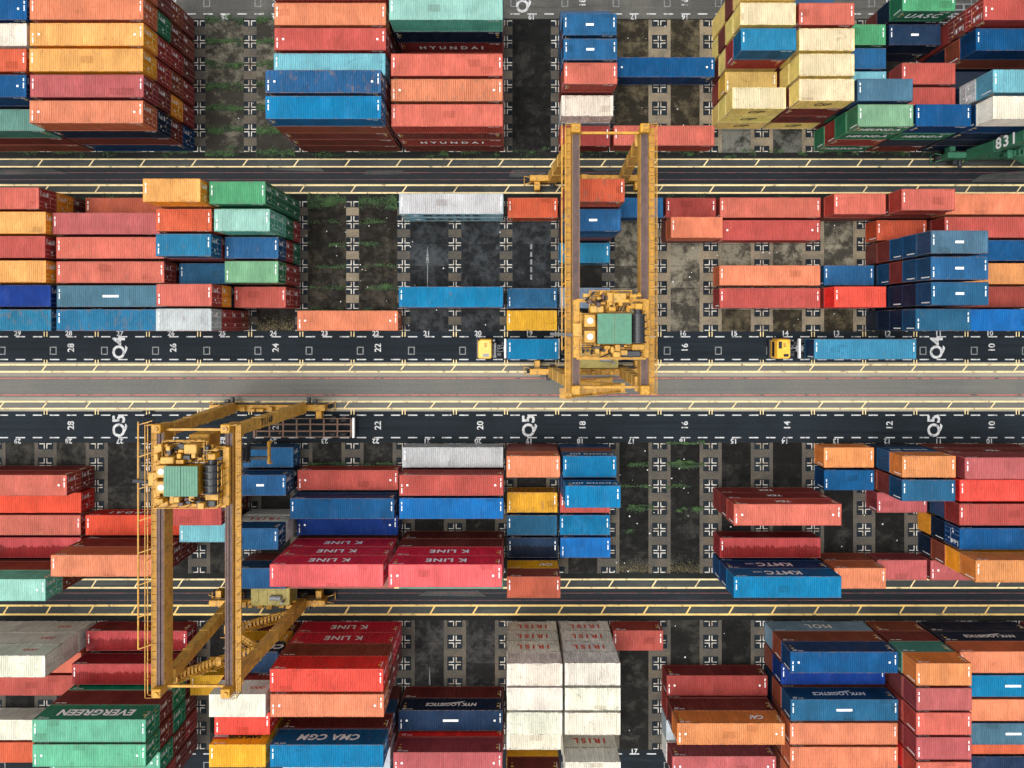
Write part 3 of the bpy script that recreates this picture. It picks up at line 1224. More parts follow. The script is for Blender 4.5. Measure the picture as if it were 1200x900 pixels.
# crane runways
pt = MB()  # worn patches; the first paints sunlit ground beside a tall stack's shadow
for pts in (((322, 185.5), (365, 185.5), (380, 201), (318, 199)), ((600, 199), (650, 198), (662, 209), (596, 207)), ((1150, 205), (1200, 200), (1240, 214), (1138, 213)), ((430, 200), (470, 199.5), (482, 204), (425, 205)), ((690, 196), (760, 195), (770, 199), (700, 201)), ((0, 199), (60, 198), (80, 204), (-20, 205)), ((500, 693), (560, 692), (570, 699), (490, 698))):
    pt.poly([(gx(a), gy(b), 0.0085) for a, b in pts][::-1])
structure('runway_patch', pt, M['lane_grey'], 'pale worn patches and one painted sunlit patch on the dark wheel runways', 'road')
rw = MB()
for a, b in ((196.5, 215), (690.5, 708)):
    rw.quad(XL, XR, gy(b), gy(a), 0.004)
structure('runway', rw, M['runway'], 'dark asphalt wheel runways between the hatched yellow strips', 'road')
lg = MB()
for a, b in ((185, 196.5), (215, 227.5), (677.5, 690.5), (708, 721.5)):
    lg.quad(XL, XR, gy(b), gy(a), 0.004)
structure('pavement', lg, M['lane_grey'], 'grey hatched safety strips beside the wheel runways', 'pavement')
mg = MB().quad(XL, XR, gy(465.5), gy(441), 0.008)
structure('pavement', mg, M['mid_grey'], 'grey concrete travel lane between the Q4 and Q5 roads', 'pavement')
mbg = MB().quad(XL, XR, gy(482), gy(424.5), 0.004)
structure('pavement', mbg, M['mid_beige'], 'pale beige concrete margins of the central travel lane', 'pavement')
mh = MB()
for a, b in ((428, 435.4), (471, 478.4)):
    mh.quad(XL, XR, gy(b), gy(a), 0.008)
structure('pavement', mh, M['mid_grey'], 'grey hatched strips inside the pale central lane', 'pavement')

# yard cells
Z_CELL, Z_SLEEP, Z_PAD, Z_MARK = 0.004, 0.008, 0.012, 0.016
TONE = {  # light colour (reflectance), share of light patches
    'dark': ((0.056, 0.052, 0.043), 0.52), 'black': ((0.038, 0.037, 0.032), 0.5), 'pale': ((0.28, 0.25, 0.185), 0.64),
    'olive': ((0.13, 0.105, 0.062), 0.62), 'brown': ((0.066, 0.055, 0.038), 0.55), 'wet': ((0.052, 0.059, 0.065), 0.64),
    'grey': ((0.155, 0.155, 0.135), 0.72), 'mossy': ((0.185, 0.168, 0.125), 0.55), 'panel': ((0.066, 0.063, 0.060), 0.62),
}


def tone_of(b, n, r):
    if b == 'A':
        if n >= 24: return 'mossy'
        if n == 19: return 'black'
        if n in (16, 17): return 'olive'
        if n in (14, 15): return 'grey'
        return 'dark'
    if b == 'B':
        if n in (24, 22, 23): return 'brown'
        if n in (19, 20, 21): return 'wet'
        if n == 18: return 'dark' if r > 3 else 'olive'
        if n in (16, 17): return 'pale'
        if n in (13, 14, 15): return 'pale' if r < 6 else 'olive'
        return 'dark'
    if b == 'C':
        if n in (16, 17): return 'black'
        if n in (12, 13, 14, 15): return 'black'
        return 'dark'
    if n in (20, 21): return 'panel'
    if n in (16, 17): return 'dark'
    return 'black'


cells = MB()
tones = []
gaps = MB()
for b in 'ABCD':
    y0, dy = ROWS[b]
    for n in range(6, 34):
        for r in range(1, 7):
            ya, yb_ = gy(y0 + dy * (r - 1) + dy / 2 - 0.22), gy(y0 + dy * (r - 1) - dy / 2 + 0.22)
            cells.quad(xb(n) + 0.03, xb(n - 1) - 0.03, ya, yb_, Z_CELL)
            tc, am = TONE[tone_of(b, n, r)]
            q = random.uniform(0.86, 1.14)
            tones.append((*tuple(v * q * GK for v in tc), min(1, max(0, am + random.uniform(-0.12, 0.12)))))
me = cells.mesh('yard_surface', M['yard'])
at = me.attributes.new('tone', 'FLOAT_COLOR', 'FACE')
at.data.foreach_set('color', [v for q in tones for v in q])
obj('pavement', me, kind='structure', label='stained concrete and soil slabs of the container slots', category='pavement')

sl, slb, pads, cross = MB(), MB(), MB(), MB()


def ell(x, y, sx, sy, arm=0.76, gap=0.105, w=0.115):
    """one painted slot corner: an L"""
    ax, ay = sorted((x + sx * gap, x + sx * (gap + w)))
    cross.quad(ax, ay, *sorted((y + sy * gap, y + sy * arm)), Z_MARK)
    bx, by = sorted((x + sx * (gap + w), x + sx * arm))
    cross.quad(bx, by, *sorted((y + sy * gap, y + sy * (gap + w))), Z_MARK)


for b in 'ABCD':
    y0, dy = ROWS[b]
    top, bot = gy(y0 - dy / 2), gy(y0 + dy * 5.5)
    for n in range(6, 34):
        x = xb(n)
        wide = not (b in 'AB' and n >= 17)
        hw = 1.38 if wide else 0.80
        (slb if (b in 'AB' and n < 17) or (b == 'B' and n == 22) else sl).quad(x - hw, x + hw, bot + 0.02, top - 0.02, Z_SLEEP)
        for k in range(7):
            y = gy(y0 + dy * (k - 0.5))
            ph = 0.86
            ya, yb_ = max(y - ph, bot), min(y + ph, top)
            pw = 0.94 if wide else 0.79
            pads.quad(x - pw, x + pw, ya, yb_, Z_PAD)
            for sx in (-1, 1):
                for sy in (-1, 1):
                    if (k == 0 and sy > 0) or (k == 6 and sy < 0):
                        continue
                    ell(x, y, sx, sy)
structure('pavement', sl, M['sleeper'], 'grey concrete sleeper strips under the slot corners', 'pavement')
structure('pavement', slb, M['sleeper_brown'], 'brown stained concrete sleeper strips under the slot corners', 'pavement')
structure('pavement', pads, M['pad'], 'dark square bearing pads under the painted crosses', 'pavement')
structure('slot_markings', cross, M['cross_paint'], 'off white double crosses painted at the slot corners', 'marking')

# line markings
cream, gold, white, red, redd, pit = MB(), MB(), MB(), MB(), MB(), MB()
ZM = 0.013


def hline(mb, y, w=1.1):
    mb.quad(XL, XR, gy(y + w / 2), gy(y - w / 2), ZM)


def slashes(mb, ya, yb_, pitch, x0, lean=5.5, w=1.7):
    k = -14
    while k < 40:
        x = gx(x0 + k * pitch)
        a, b = gy(yb_ - 0.6), gy(ya + 0.6)
        mb.poly([(x, a, ZM + 0.001), (x + w / S, a, ZM + 0.001), (x + (w + lean) / S, b, ZM + 0.001), (x + lean / S, b, ZM + 0.001)])
        k += 1


for y, w in ((186.6, 1.2), (195.4, 1.5)):
    hline(gold if False else cream, y, w)
slashes(cream, 186.6, 195.4, 60.0, 43.5)
for y, w in ((217.0, 2.0), (226.0, 1.8)):
    hline(cream, y, w)
slashes(cream, 217, 226, 60.0, 50.5)
for y, w in ((427.4, 2.0), (435.6, 2.0)):
    hline(cream, y, w)
slashes(cream, 427.4, 435.6, 59.95, 48.0)
for y, w in ((470.6, 1.9), (478.8, 1.8)):
    hline(cream, y, w)
slashes(cream, 470.6, 478.8, 50.5, 49.0)
for y, w in ((679.0, 1.8), (688.8, 1.8)):
    hline(cream, y, w)
slashes(cream, 679, 688.8, 50.5, 56.0)
for y, w in ((709.6, 2.2), (720.0, 2.2)):
    hline(gold, y, w)
slashes(gold, 709.6, 720, 50.0, 53.0, w=2.1)
for y in (443.3, 462.8):
    hline(red, y, 1.3)
for y in (202.2, 210.6, 695.0, 703.4):
    hline(redd, y, 0.8)
for n in range(6, 34):
    x = xb(n)
    for ya, yb_ in ((388.6, 394.6), (421.5, 426.6), (479.6, 485.8)):
        for o in (-1.6, 1.6):
            cream.quad(x + (o - 0.55) / S, x + (o + 0.55) / S, gy(yb_), gy(ya), ZM)
    for k in range(3):
        for y in (16.4, 394.6, 421.3, 486.5, 512.8, 883.4):
            x0 = x + (5 + k * 20) / S
            white.quad(x0, x0 + 11.0 / S, gy(y + 0.68), gy(y - 0.68), ZM)
    xc = x + PITCH / 2
    text_into(white, str(n), 0.86, xc - 0.3, gy(390.8), ZM + 0.002, 0, 0.022)
    text_into(white, str(n), 0.86, xc, gy(19.6), ZM + 0.002, math.pi, 0.022)
    text_into(white, str(n), 0.86, xc - 0.3, gy(516.6), ZM + 0.002, math.pi, 0.022)
    text_into(white, str(n), 0.86, xc, gy(880.6), ZM + 0.002, 0, 0.022)
    if n % 2 == 0:
        for y in (3.0, 407.5, 498.5):
            text_into(white, str(n), 1.1, xc, gy(y), ZM, math.pi / 2, 0.022)
    for y in (3.5, 411.0, 897.5):
        a, c = gx(NX) + x + 9.0 / S, gy(y)
        for u0, u1, v0, v1 in ((-0.42, -0.30, -0.5, 0.5), (0.30, 0.42, -0.5, 0.5), (-0.30, 0.30, -0.5, -0.38), (-0.30, 0.30, 0.38, 0.5)):
            pit.quad(a + u0, a + u1, c + v0, c + v1, ZM)
for q, y, xs in (('Q3', 2.0, (613,)), ('Q4', 407.5, (140, 1098)), ('Q5', 499.0, (140, 620, 1095))):
    for x in xs:
        text_into(white, q, 2.15, gx(x), gy(y), ZM + 0.001, math.pi / 2, 0.055)
# worn arrow in the empty slots of bay 21
arw = MB()
ax = gx(501)
arw.quad(ax - 0.05, ax + 0.05, gy(337), gy(306), 0.0105)
arw.poly([(ax - 0.2, gy(308), 0.0105), (ax + 0.2, gy(308), 0.0105), (ax, gy(288), 0.0105)])
ax = gx(622.5)
for k in range(5):
    arw.quad(ax - 0.13, ax + 0.13, gy(292 + k * 9), gy(286 + k * 9), 0.0105)
ax = gx(503.5)
arw.poly([(ax - 0.12, gy(803), 0.0105), (ax + 0.12, gy(803), 0.0105), (ax, gy(781), 0.0105)])
structure('road_markings', cream, M['cream_line'], 'cream yellow edge lines, slashes and bay ticks', 'marking')
structure('road_markings', gold, M['gold_line'], 'golden yellow hatched lines above the lowest block', 'marking')
structure('road_markings', white, M['road_white'], 'white dashes, bay numbers and block names on the roads', 'marking')
structure('road_markings', red, M['red_line'], 'two red lines along the central travel lane', 'marking')
structure('road_markings', redd, M['red_line_dim'], 'worn dark red lines in the wheel runways', 'marking')
structure('road_markings', pit, M['manhole'], 'grey rectangular pit covers let into the truck roads', 'marking')
structure('slot_markings', arw, M['manhole'], 'worn white arrows painted in the empty slots', 'marking')

# weeds along the joints
weed = MB()
rw_ = random.Random(5)


def weeds(b, n, k, density=1.0, spread=0.35, h=0.22, x0=0.0, x1=1.0):
    y0, dy = ROWS[b]
    y = gy(y0 + dy * (k - 0.5))
    clumps = [(rw_.uniform(x0, x1), rw_.uniform(0.03, 0.16), rw_.gauss(0, spread * 0.45), rw_.uniform(0.3, 1.0)) for _ in range(max(2, int(9 * (x1 - x0) * min(1.4, density + 0.3))))]
    for _ in range(int(620 * density * (x1 - x0))):
        cx, cw, cy, cs = rw_.choice(clumps)
        u = min(1, max(0, rw_.gauss(cx, cw)))
        x = xb(n) + 0.85 + (PITCH - 1.7) * u
        yy = y + cy + rw_.gauss(0, spread * 0.5 * cs)
        s = rw_.uniform(0.04, 0.11)
        a = rw_.uniform(0, 6.28)
        z = rw_.uniform(0.01, h) * (0.5 + cs)
        t_ = rw_.uniform(-0.7, 0.7)
        dx, dy_ = math.cos(a) * s, math.sin(a) * s
        weed.poly([(x - dx, yy - dy_, z), (x + dy_ * 0.5, yy - dx * 0.5, z + t_ * s), (x + dx, yy + dy_, z + 0.02), (x - dy_ * 0.5, yy + dx * 0.5, z - t_ * s * 0.3)])


for n in (25, 24):
    for k in range(0, 7):
        weeds('A', n, k, 1.5 if k else 1.0, 0.42)
for n in (23, 22):
    for k in range(0, 6):
        weeds('B', n, k, (2.6 if k == 0 else 0.3), (0.75 if k == 0 else 0.3))
weeds('B', 22, 4, 1.2, 0.4, 0.3, 0.5, 1.0)
weeds('C', 16, 1, 2.0, 0.38, 0.35)
weeds('C', 16, 0, 0.9, 0.2)
weeds('C', 16, 3, 0.9, 0.3, 0.3, 0.3, 1)
weeds('C', 17, 1, 0.7, 0.3, 0.3, 0.3, 0.8)
weeds('C', 17, 3, 1.3, 0.35, 0.3, 0.35, 1)
weeds('C', 17, 2, 0.3, 0.25)
weeds('C', 17, 4, 0.4, 0.25, 0.3, 0.2, 0.5)
weeds('C', 16, 2, 0.3, 0.25)
weeds('C', 22, 1, 0.6, 0.25)
weeds('C', 23, 1, 0.8, 0.25)
weeds('C', 13, 6, 0.4, 0.25)
for n in range(6, 34):
    weeds('A', n, 6, 0.25, 0.5)
    weeds('B', n, 0, 0.25, 0.5)
obj('grass', weed.mesh('grass', M['leaf']), kind='stuff', label='green weeds and grass growing along the slab joints', category='grass')
straw = MB()
for n in (17, 16, 24):
    for _ in range(900):
        blk = 'C' if n < 20 else 'B'
        x = xb(n) + 0.9 + (PITCH - 1.8) * rw_.random()
        y = gy(ROWS[blk][0] + ROWS[blk][1] * 5.5) + 0.2 + abs(rw_.gauss(0, 0.7))
        a = rw_.uniform(0, 6.28)
        l = rw_.uniform(0.06, 0.2)
        straw.poly([(x, y, 0.02), (x + math.cos(a) * l, y + math.sin(a) * l, rw_.uniform(0.02, 0.1)), (x + math.cos(a) * l * 0.6 + 0.03, y + math.sin(a) * l * 0.6 - 0.03, 0.03)])
obj('dry_grass', straw.mesh('dry_grass', M['straw']), kind='stuff', label='dry straw coloured grass at the ends of the slots', category='grass')
lit = MB()
spots = [('C', 16, 17, 24), ('C', 12, 15, 14), ('B', 22, 23, 26), ('B', 20, 21, 16), ('B', 14, 17, 40), ('A', 16, 17, 14), ('D', 14, 17, 16), ('B', 24, 24, 8), ('A', 24, 25, 12), ('B', 12, 13, 12)]
for b, n0, n1, q in spots:
    for _ in range(q):
        x = rw_.uniform(xb(n1), xb(n0 - 1))
        y = gy(ROWS[b][0] + ROWS[b][1] * rw_.uniform(-0.5, 5.5))
        s = rw_.uniform(0.03, 0.11)
        a = rw_.uniform(0, 3.1)
        lit.poly([(x + s * math.cos(a + k * 1.57) * rw_.uniform(0.6, 1.3), y + s * math.sin(a + k * 1.57) * rw_.uniform(0.6, 1.3), 0.03 + 0.02 * (k % 2)) for k in range(4)])
obj('litter', lit.mesh('litter', M['litter']), kind='stuff', label='scattered white scraps of litter on the empty slots', category='litter')


# ------------------------------------------------------------------ gantry cranes
def rail_line(mb, p, q, h=1.05, step=1.6, t=0.045):
    """handrail with posts between two points at deck level"""
    p, q = Vector(p), Vector(q)
    n = max(1, round((q - p).length / step))
    up = Vector((0, 0, 1))
    for k in (0.55, 1.0):
        mb.bar(p + up * h * k, q + up * h * k, t, t)
    for i in range(n + 1):
        a = p + (q - p) * (i / n)
        mb.bar(a, a + up * h, t, t)


def make_crane(label, X, YN, YS, trolley_y, green=False, spreader_z=10.0, code=None, fest=2.15, seed=1):
    root = thing('gantry_crane', label, 'crane', (X, (YN + YS) / 2, 0.0), 0, 'rubber tyred gantry cranes')
    hy = (YN - YS) / 2
    ty = trolley_y - (YN + YS) / 2
    Y1 = M['steel_g'] if green else M['steel_y']
    Y2 = M['steel_g'] if green else M['steel_y2']
    GR = M['steel_g'] if green else M['grating']
    ZT, G, BX = 21.0, 3.2, 4.3

    def part(name, mb, mat, par=root): return obj(name, mb.mesh(name, mat), par)
    for sy in (-1, 1):
        y = sy * hy
        out = sy
        m = MB()
        m.chbox(-7.0, 7.0, y - 0.36, y + 0.36, 1.75, 2.65, 0.04)
        for x in (-5.8, -4.3, 0, 4.3, 5.8):
            m.box(x - 0.06, x + 0.06, y - 0.42, y + 0.42, 1.72, 2.68)
        part('sill_beam', m, Y1)
        for sx in (-1, 1):
            l = MB()
            l.bar((sx * BX, y, 2.6), (sx * (G + 0.05), y, ZT - 1.75), 1.25, 0.95, up=(1, 0, 0), w2=1.05, h2=0.8)
            l.cbox(sx * (G + 0.05), y, ZT - 1.7, 1.3, 1.4, 0.12)
            for f in (0.25, 0.5, 0.75):
                z = 2.6 + (ZT - 4.35) * f
                xx = sx * (BX + (G + 0.05 - BX) * f)
                l.cbox(xx, y, z, 1.02 - 0.12 * f, 1.34 - 0.16 * f, 0.07)
            lo = part('leg', l, Y2)
            if code and ((green and sx == -1 and sy == -1) or (not green and sx == 1 and sy == 1)):
                tm = text_mesh(code, 1.7 if green else 0.85, 0, M['white_mark'] if green else M['black_letter'], 0.05, 1.25)
                z = 8.6 if green else 13.6
                fx = (z - 2.6) / (ZT - 4.35)
                tx = obj('lettering', tm, lo)
                lean = Vector((sx * (G + 0.05 - BX), 0, ZT - 4.35)).normalized()
                right = lean if green else -lean
                up = Vector((0, 1, 0))
                nrm = right.cross(up)
                mt4 = Matrix((right, up, nrm)).transposed().to_4x4()
                mt4.translation = Vector((sx * (BX + (G + 0.05 - BX) * fx + 0.475 - 0.075 * fx + 0.03), y, z))
                tx.matrix_local = mt4
            # bogie with two big tyres
            b = MB()
            bx = sx * 5.7
            b.chbox(bx - 1.25, bx + 1.25, y - 0.3, y + 0.3, 0.95, 1.74, 0.05)
            b.chbox(bx - 0.35 + sx * 0.4, bx + 0.35 + sx * 0.4, *sorted((y - sy * 0.32, y - sy * 1.35)), 1.2, 2.2, 0.05)
            b.cbox(bx, y, 1.85, 0.7, 0.7, 0.25)
            bo = part('bogie', b, Y1)
            for wx in (-0.95, 0.95):
                w = MB()
                w.cyl((bx + wx, y - 0.26, 0.70), (bx + wx, y + 0.26, 0.70), 0.70, 20)
                wo = part('wheel', w, M['rubber'], bo)
            f = MB()
            for wx in (-1.95, 1.95):
                f.bar((bx + wx, y - 0.5, 0.35), (bx + wx, y + 0.5, 0.35), 0.08)
                f.bar((bx + wx, y - 0.5, 0.35), (bx + wx, y - 0.5, 1.3), 0.08)
                f.bar((bx + wx, y + 0.5, 0.35), (bx + wx, y + 0.5, 1.3), 0.08)
                f.bar((bx + wx, y - 0.5, 1.3), (bx + wx * 0.6, y - 0.3, 1.4), 0.07)
                f.bar((bx + wx, y + 0.5, 1.3), (bx + wx * 0.6, y + 0.3, 1.4), 0.07)
            part('wheel_guard', f, Y1, bo)
            mt = MB()
            mt.cyl((bx - sx * 1.0, y + out * 0.4, 1.35), (bx - sx * 1.0, y + out * 1.15, 1.35), 0.24, 10)
            mt.cbox(bx - sx * 0.3, y + out * 0.6, 1.25, 0.5, 0.5, 0.6)
            mt.cyl((bx - sx * 1.5, y - out * 0.35, 1.2), (bx - sx * 1.5, y - out * 0.8, 1.2), 0.3, 10)
            part('drive_motor', mt, M['dark_metal'], bo)
        # clutter on the sill: cabinets, pipes
        rr = random.Random(int(X * 10) + sy)
        for k in range(6):
            c = MB()
            x = -3.2 + k * 1.15 + rr.uniform(-0.2, 0.2)
            c.chbox(x, x + rr.uniform(0.45, 0.9), y - 0.35, y + rr.uniform(-0.05, 0.3), 2.66, 2.66 + rr.uniform(0.3, 1.0), 0.03)
            part('electric_cabinet', c, Y1)
        p = MB()
        for k in range(3):
            p.cyl((-6.5, y + 0.40 + k * 0.06, 1.9 + k * 0.25), (6.5, y + 0.40 + k * 0.06, 1.9 + k * 0.25), 0.04, 6)
        part('conduit', p, M['dark_metal'])
    # girders
    e = hy + 0.75
    for sx in (-1, 1):
        gm = MB()
        x = sx * G
        gm.box(x - 0.36, x + 0.36, -e, e, ZT - 1.64, ZT - 0.03)
        for k in range(13):
            yy = -e + 0.4 + k * (2 * e - 0.8) / 12
            gm.box(x - 0.385, x + 0.385, yy - 0.03, yy + 0.03, ZT - 1.62, ZT - 0.06)
        go = part('girder', gm, Y2)
        tp = MB()
        tp.box(x - 0.34, x + 0.34, -e + 0.02, e - 0.02, ZT - 0.03, ZT)
        tp.box(x - 0.05, x + 0.05, -e + 0.3, e - 0.3, ZT, ZT + 0.14)
        tp.box(x - 0.30, x - 0.22, -e + 0.3, e - 0.3, ZT, ZT + 0.05)
        part('rail', tp, M['steel_g'] if green else M['rail_brown'], go)
        # walkway on the outer side
        wk = MB()
        xi, xo = x + sx * 0.46, x + sx * 1.02
        a, b = sorted((xi, xo))
        zk = ZT - 0.35
        n = int(2 * e / 0.75)
        for k in range(n):
            yy = -e + k * 2 * e / n
            wk.box(a + 0.05, b - 0.05, yy, yy + 2 * e / n - 0.05, zk - 0.05, zk)
        wk.box(a, a + 0.06, -e, e, zk - 0.16, zk + 0.02)
        wk.box(b - 0.06, b, -e, e, zk - 0.16, zk + 0.02)
        for k in range(12):
            yy = -e + 0.5 + k * (2 * e - 1) / 11
            wk.bar((x + sx * 0.42, yy, ZT - 1.3), (xo, yy, zk - 0.1), 0.07)
        wo = part('walkway', wk, GR)
        hr = MB()
        rail_line(hr, (xo, -e, zk), (xo, e, zk))
        rail_line(hr, (xi, -e, zk), (xo, -e, zk))
        rail_line(hr, (xi, e, zk), (xo, e, zk))
        part('handrail', hr, Y1, wo)
        # end stops and corner posts
        for sy in (-1, 1):
            en = MB()
            en.chbox(x - 0.5, x + 0.38, sy * (e - 0.35) - 0.42, sy * (e - 0.35) + 0.42, ZT - 0.02, ZT + 0.7, 0.08)
            en.cyl((x, sy * (e - 0.35), ZT + 0.7), (x, sy * (e - 0.35), ZT + 0.85), 0.22, 10)
            part('end_stop', en, Y1)
    # ties between the girders
    for sy in (-1, 1):
        tie = MB()
        tie.bar((-G + 0.4, sy * (hy + 0.2), ZT - 0.4), (G - 0.4, sy * (hy + 0.2), ZT - 0.4), 0.22, 0.22)
        part('tie_beam', tie, Y1)
    # cable trough west of the west walkway
    fe = MB()
    xw = -G - fest
    fe.bar((xw, -hy * 0.72, ZT - 0.2), (xw, e + 0.2, ZT - 0.2), 0.12, 0.12)
    if fest > 2:
        fe.bar((xw + 0.45, -hy - 0.9, ZT - 0.5), (xw + 0.45, e, ZT - 0.5), 0.05, 0.05)
        fe.bar((xw + 0.75, -hy - 0.9, ZT - 0.4), (xw + 0.75, e, ZT - 0.4), 0.05, 0.05)
    k = 0
    yy = -hy * 0.72
    while yy < e:
        fe.bar((xw, yy, ZT - 0.2), (-G - 0.98, yy + 0.35, ZT - 0.45), 0.09, 0.09)
        yy += 3.0
    part('festoon_track', fe, Y1)
    fc = MB()
    for k in range(9):
        ya = ty + 1.0 + k * 0.55
        pts = [(xw + 0.3 + 0.8 * math.sin(u * math.pi) * 0.4, ya + u * 0.5, ZT - 0.4 - 1.6 * math.sin(u * math.pi)) for u in [i / 8 for i in range(9)]]
        for i in range(8):
            fc.cyl(pts[i], pts[i + 1], 0.045, 5)
    part('festoon_cable', fc, M['dark_metal'])
    # zigzag stair on the south side, from sill to girder
    st, sr = MB(), MB()
    ys = -hy - 0.62
    flights = [((3.0, 2.7), (-2.6, 7.2)), ((-2.6, 7.2), (2.4, 11.6)), ((2.4, 11.6), (-1.0, 14.4)), ((-1.0, 14.4), (-3.9, 17.6))]
    for (xa, za), (xb_, zb) in flights:
        n = int((zb - za) / 0.26)
        for i in range(n):
            f = (i + 0.5) / n
            st.cbox(xa + (xb_ - xa) * f, ys - 0.45, za + (zb - za) * f, 0.26, 0.8, 0.04)
        for yo in (-0.86, -0.04):
            st.bar((xa, ys + yo, za), (xb_, ys + yo, zb), 0.06, 0.2)
            rail_line(sr, (xa, ys + yo, za), (xb_, ys + yo, zb), 1.0, 1.3, 0.05)
        st.cbox(xb_, ys - 0.45, zb, 1.2, 0.95, 0.05)
        sr.bar((xb_ - 0.6, ys - 0.9, zb + 1), (xb_ + 0.6, ys - 0.9, zb + 1), 0.05)
    so = part('stair', st, Y1)
    part('stair_handrail', sr, Y1, so)
    # generator house hung on the south sill
    gh = MB()
    gh.chbox(-1.2, 3.4, -hy + 0.55, -hy + 2.7, 2.3, 4.6, 0.08)
    gh.box(-1.3, 3.5, -hy + 0.40, -hy + 2.85, 2.18, 2.3)
    for k in range(4):
        gh.box(-0.9 + k * 1.05, -0.3 + k * 1.05, -hy + 0.8, -hy + 2.4, 4.6, 4.66)
    go = part('generator_house', gh, M['steel_g'] if green else M['olive'])
    ex = MB()
    ex.cyl((2.7, -hy + 1.2, 4.7), (2.7, -hy + 1.2, 5.4), 0.16, 10)
    ex.cyl((1.2, -hy + 1.6, 4.95), (2.5, -hy + 1.6, 4.95), 0.28, 12)
    part('exhaust', ex, M['grey_metal'], go)
    # ---- trolley
    tr = MB()
    z0 = ZT + 0.35
    for x in (-G, G):
        tr.chbox(x - 0.3, x + 0.3, ty - 2.7, ty + 2.7, z0 - 0.2, z0 + 0.25, 0.04)
    for yy in (-2.7, -0.95, 0.95, 2.6):
        tr.box(-G, G, ty + yy - 0.16, ty + yy + 0.16, z0 - 0.12, z0 + 0.28)
    tro = part('trolley', tr, Y1)

    def tp_(name, mb, mat): return obj(name, mb.mesh(name, mat), tro)
    dk = MB()
    for x0, x1, y0, y1 in ((-2.9, 2.9, -1.5, 1.5), (-2.0, 1.6, 1.5, 3.4), (-2.6, 2.9, -2.6, -1.5)):
        n = int((y1 - y0) / 0.2)
        for k in range(n):
            yy = y0 + k * (y1 - y0) / n
            dk.box(x0, x1, ty + yy, ty + yy + 0.14, z0 + 0.28, z0 + 0.32)
    tp_('deck_grating', dk, GR)
    ho = MB()
    ho.box(-1.42, 1.42, ty - 1.25, ty + 1.25, z0 + 0.32, z0 + 2.15)
    tp_('machinery_house', ho, Y1)
    ro = MB()
    for a, b in ((-1.52, -0.02), (0.02, 1.52)):
        n = 12
        for k in range(n):
            xa, xb2 = a + (b - a) * k / n, a + (b - a) * (k + 1) / n
            zz = 0.03 if k % 2 else 0.0
            ro.box(xa, xb2, ty - 1.35, ty + 1.35, z0 + 2.15, z0 + 2.24 + zz)
    tp_('house_roof', ro, M['roof_green'])
    hd = MB()
    xr = 2.3
    hd.cyl((xr, ty - 1.3, z0 + 1.05), (xr, ty + 1.3, z0 + 1.05), 0.62, 22)
    for k in range(5):
        yy = ty - 1.25 + k * 0.625
        hd.cyl((xr, yy - 0.06, z0 + 1.05), (xr, yy + 0.06, z0 + 1.05), 0.78, 22)
    hd.cyl((xr, ty + 1.3, z0 + 1.05), (xr, ty + 1.75, z0 + 1.05), 0.34, 14)
    tp_('hoist_drum', hd, M['dark_metal'])
    db = MB()
    db.chbox(1.75, 2.95, ty - 1.95, ty - 1.4, z0 + 0.32, z0 + 1.3, 0.06)
    db.chbox(2.0, 2.7, ty + 1.75, ty + 2.3, z0 + 0.32, z0 + 1.4, 0.06)
    db.box(2.95, 3.05, ty - 1.2, ty + 1.2, z0 + 0.32, z0 + 0.8)
    tp_('drum_bearing', db, Y1)
    for yy in (-0.72, 0.72):
        tp_('drive_cabinet', MB().chbox(-2.62, -1.62, ty + yy - 0.55, ty + yy + 0.55, z0 + 0.32, z0 + 1.55, 0.06), Y2)
    tp_('drive_cabinet', MB().chbox(-2.1, -0.9, ty + 1.45, ty + 2.05, z0 + 0.32, z0 + 1.75, 0.06), Y2)
    tp_('drive_cabinet', MB().chbox(-3.6, -2.75, ty - 0.7, ty + 0.5, z0 + 0.1, z0 + 1.0, 0.06), Y2)
    tp_('drive_cabinet', MB().chbox(0.0, 1.15, ty + 2.35, ty + 3.2, z0 + 0.32, z0 + 1.7, 0.06), Y2)
    tp_('drive_cabinet', MB().chbox(-0.5, 0.3, ty + 1.45, ty + 3.3, z0 + 0.32, z0 + 0.9, 0.06), Y2)
    tp_('drive_cabinet', MB().chbox(0.2, 0.7, ty - 2.1, ty - 1.45, z0 + 0.32, z0 + 1.2, 0.05), Y2)
    tp_('drive_cabinet', MB().chbox(-1.6, -1.2, ty - 2.3, ty - 1.45, z0 + 0.32, z0 + 1.1, 0.05), Y2)
    fn = MB()
    for yy in (-0.72, 0.72):
        fn.cyl((-2.1, ty + yy, z0 + 1.55), (-2.1, ty + yy, z0 + 1.62), 0.28, 14)
    tp_('fan_cover', fn, M['white_paint'])
    tp_('resistor_box', MB().chbox(0.8, 2.6, ty - 2.6, ty - 2.0, z0 + 0.32, z0 + 1.1, 0.08), M['dark_metal'])
    rr = random.Random(seed)
    for k in range(9):
        x = -2.6 + k * 0.38
        tp_('motor', MB().cyl((x, ty - 2.0 + rr.uniform(-0.3, 0.3), z0 + 0.35), (x, ty - 2.0, z0 + 0.6 + rr.uniform(0, 0.5)), 0.13, 8), M['dark_metal'])
    for k in range(7):
        x = -0.2 + k * 0.26
        tp_('cable', MB().bar((x, ty + 1.6, z0 + 0.4), (x + rr.uniform(-0.2, 0.2), ty + 2.2, z0 + 1.2), 0.06), M['dark_metal'])
    tp_('motor', MB().cyl((-1.4, ty + 2.5, z0 + 0.5), (-0.7, ty + 2.9, z0 + 0.9), 0.22, 10), M['dark_metal'])
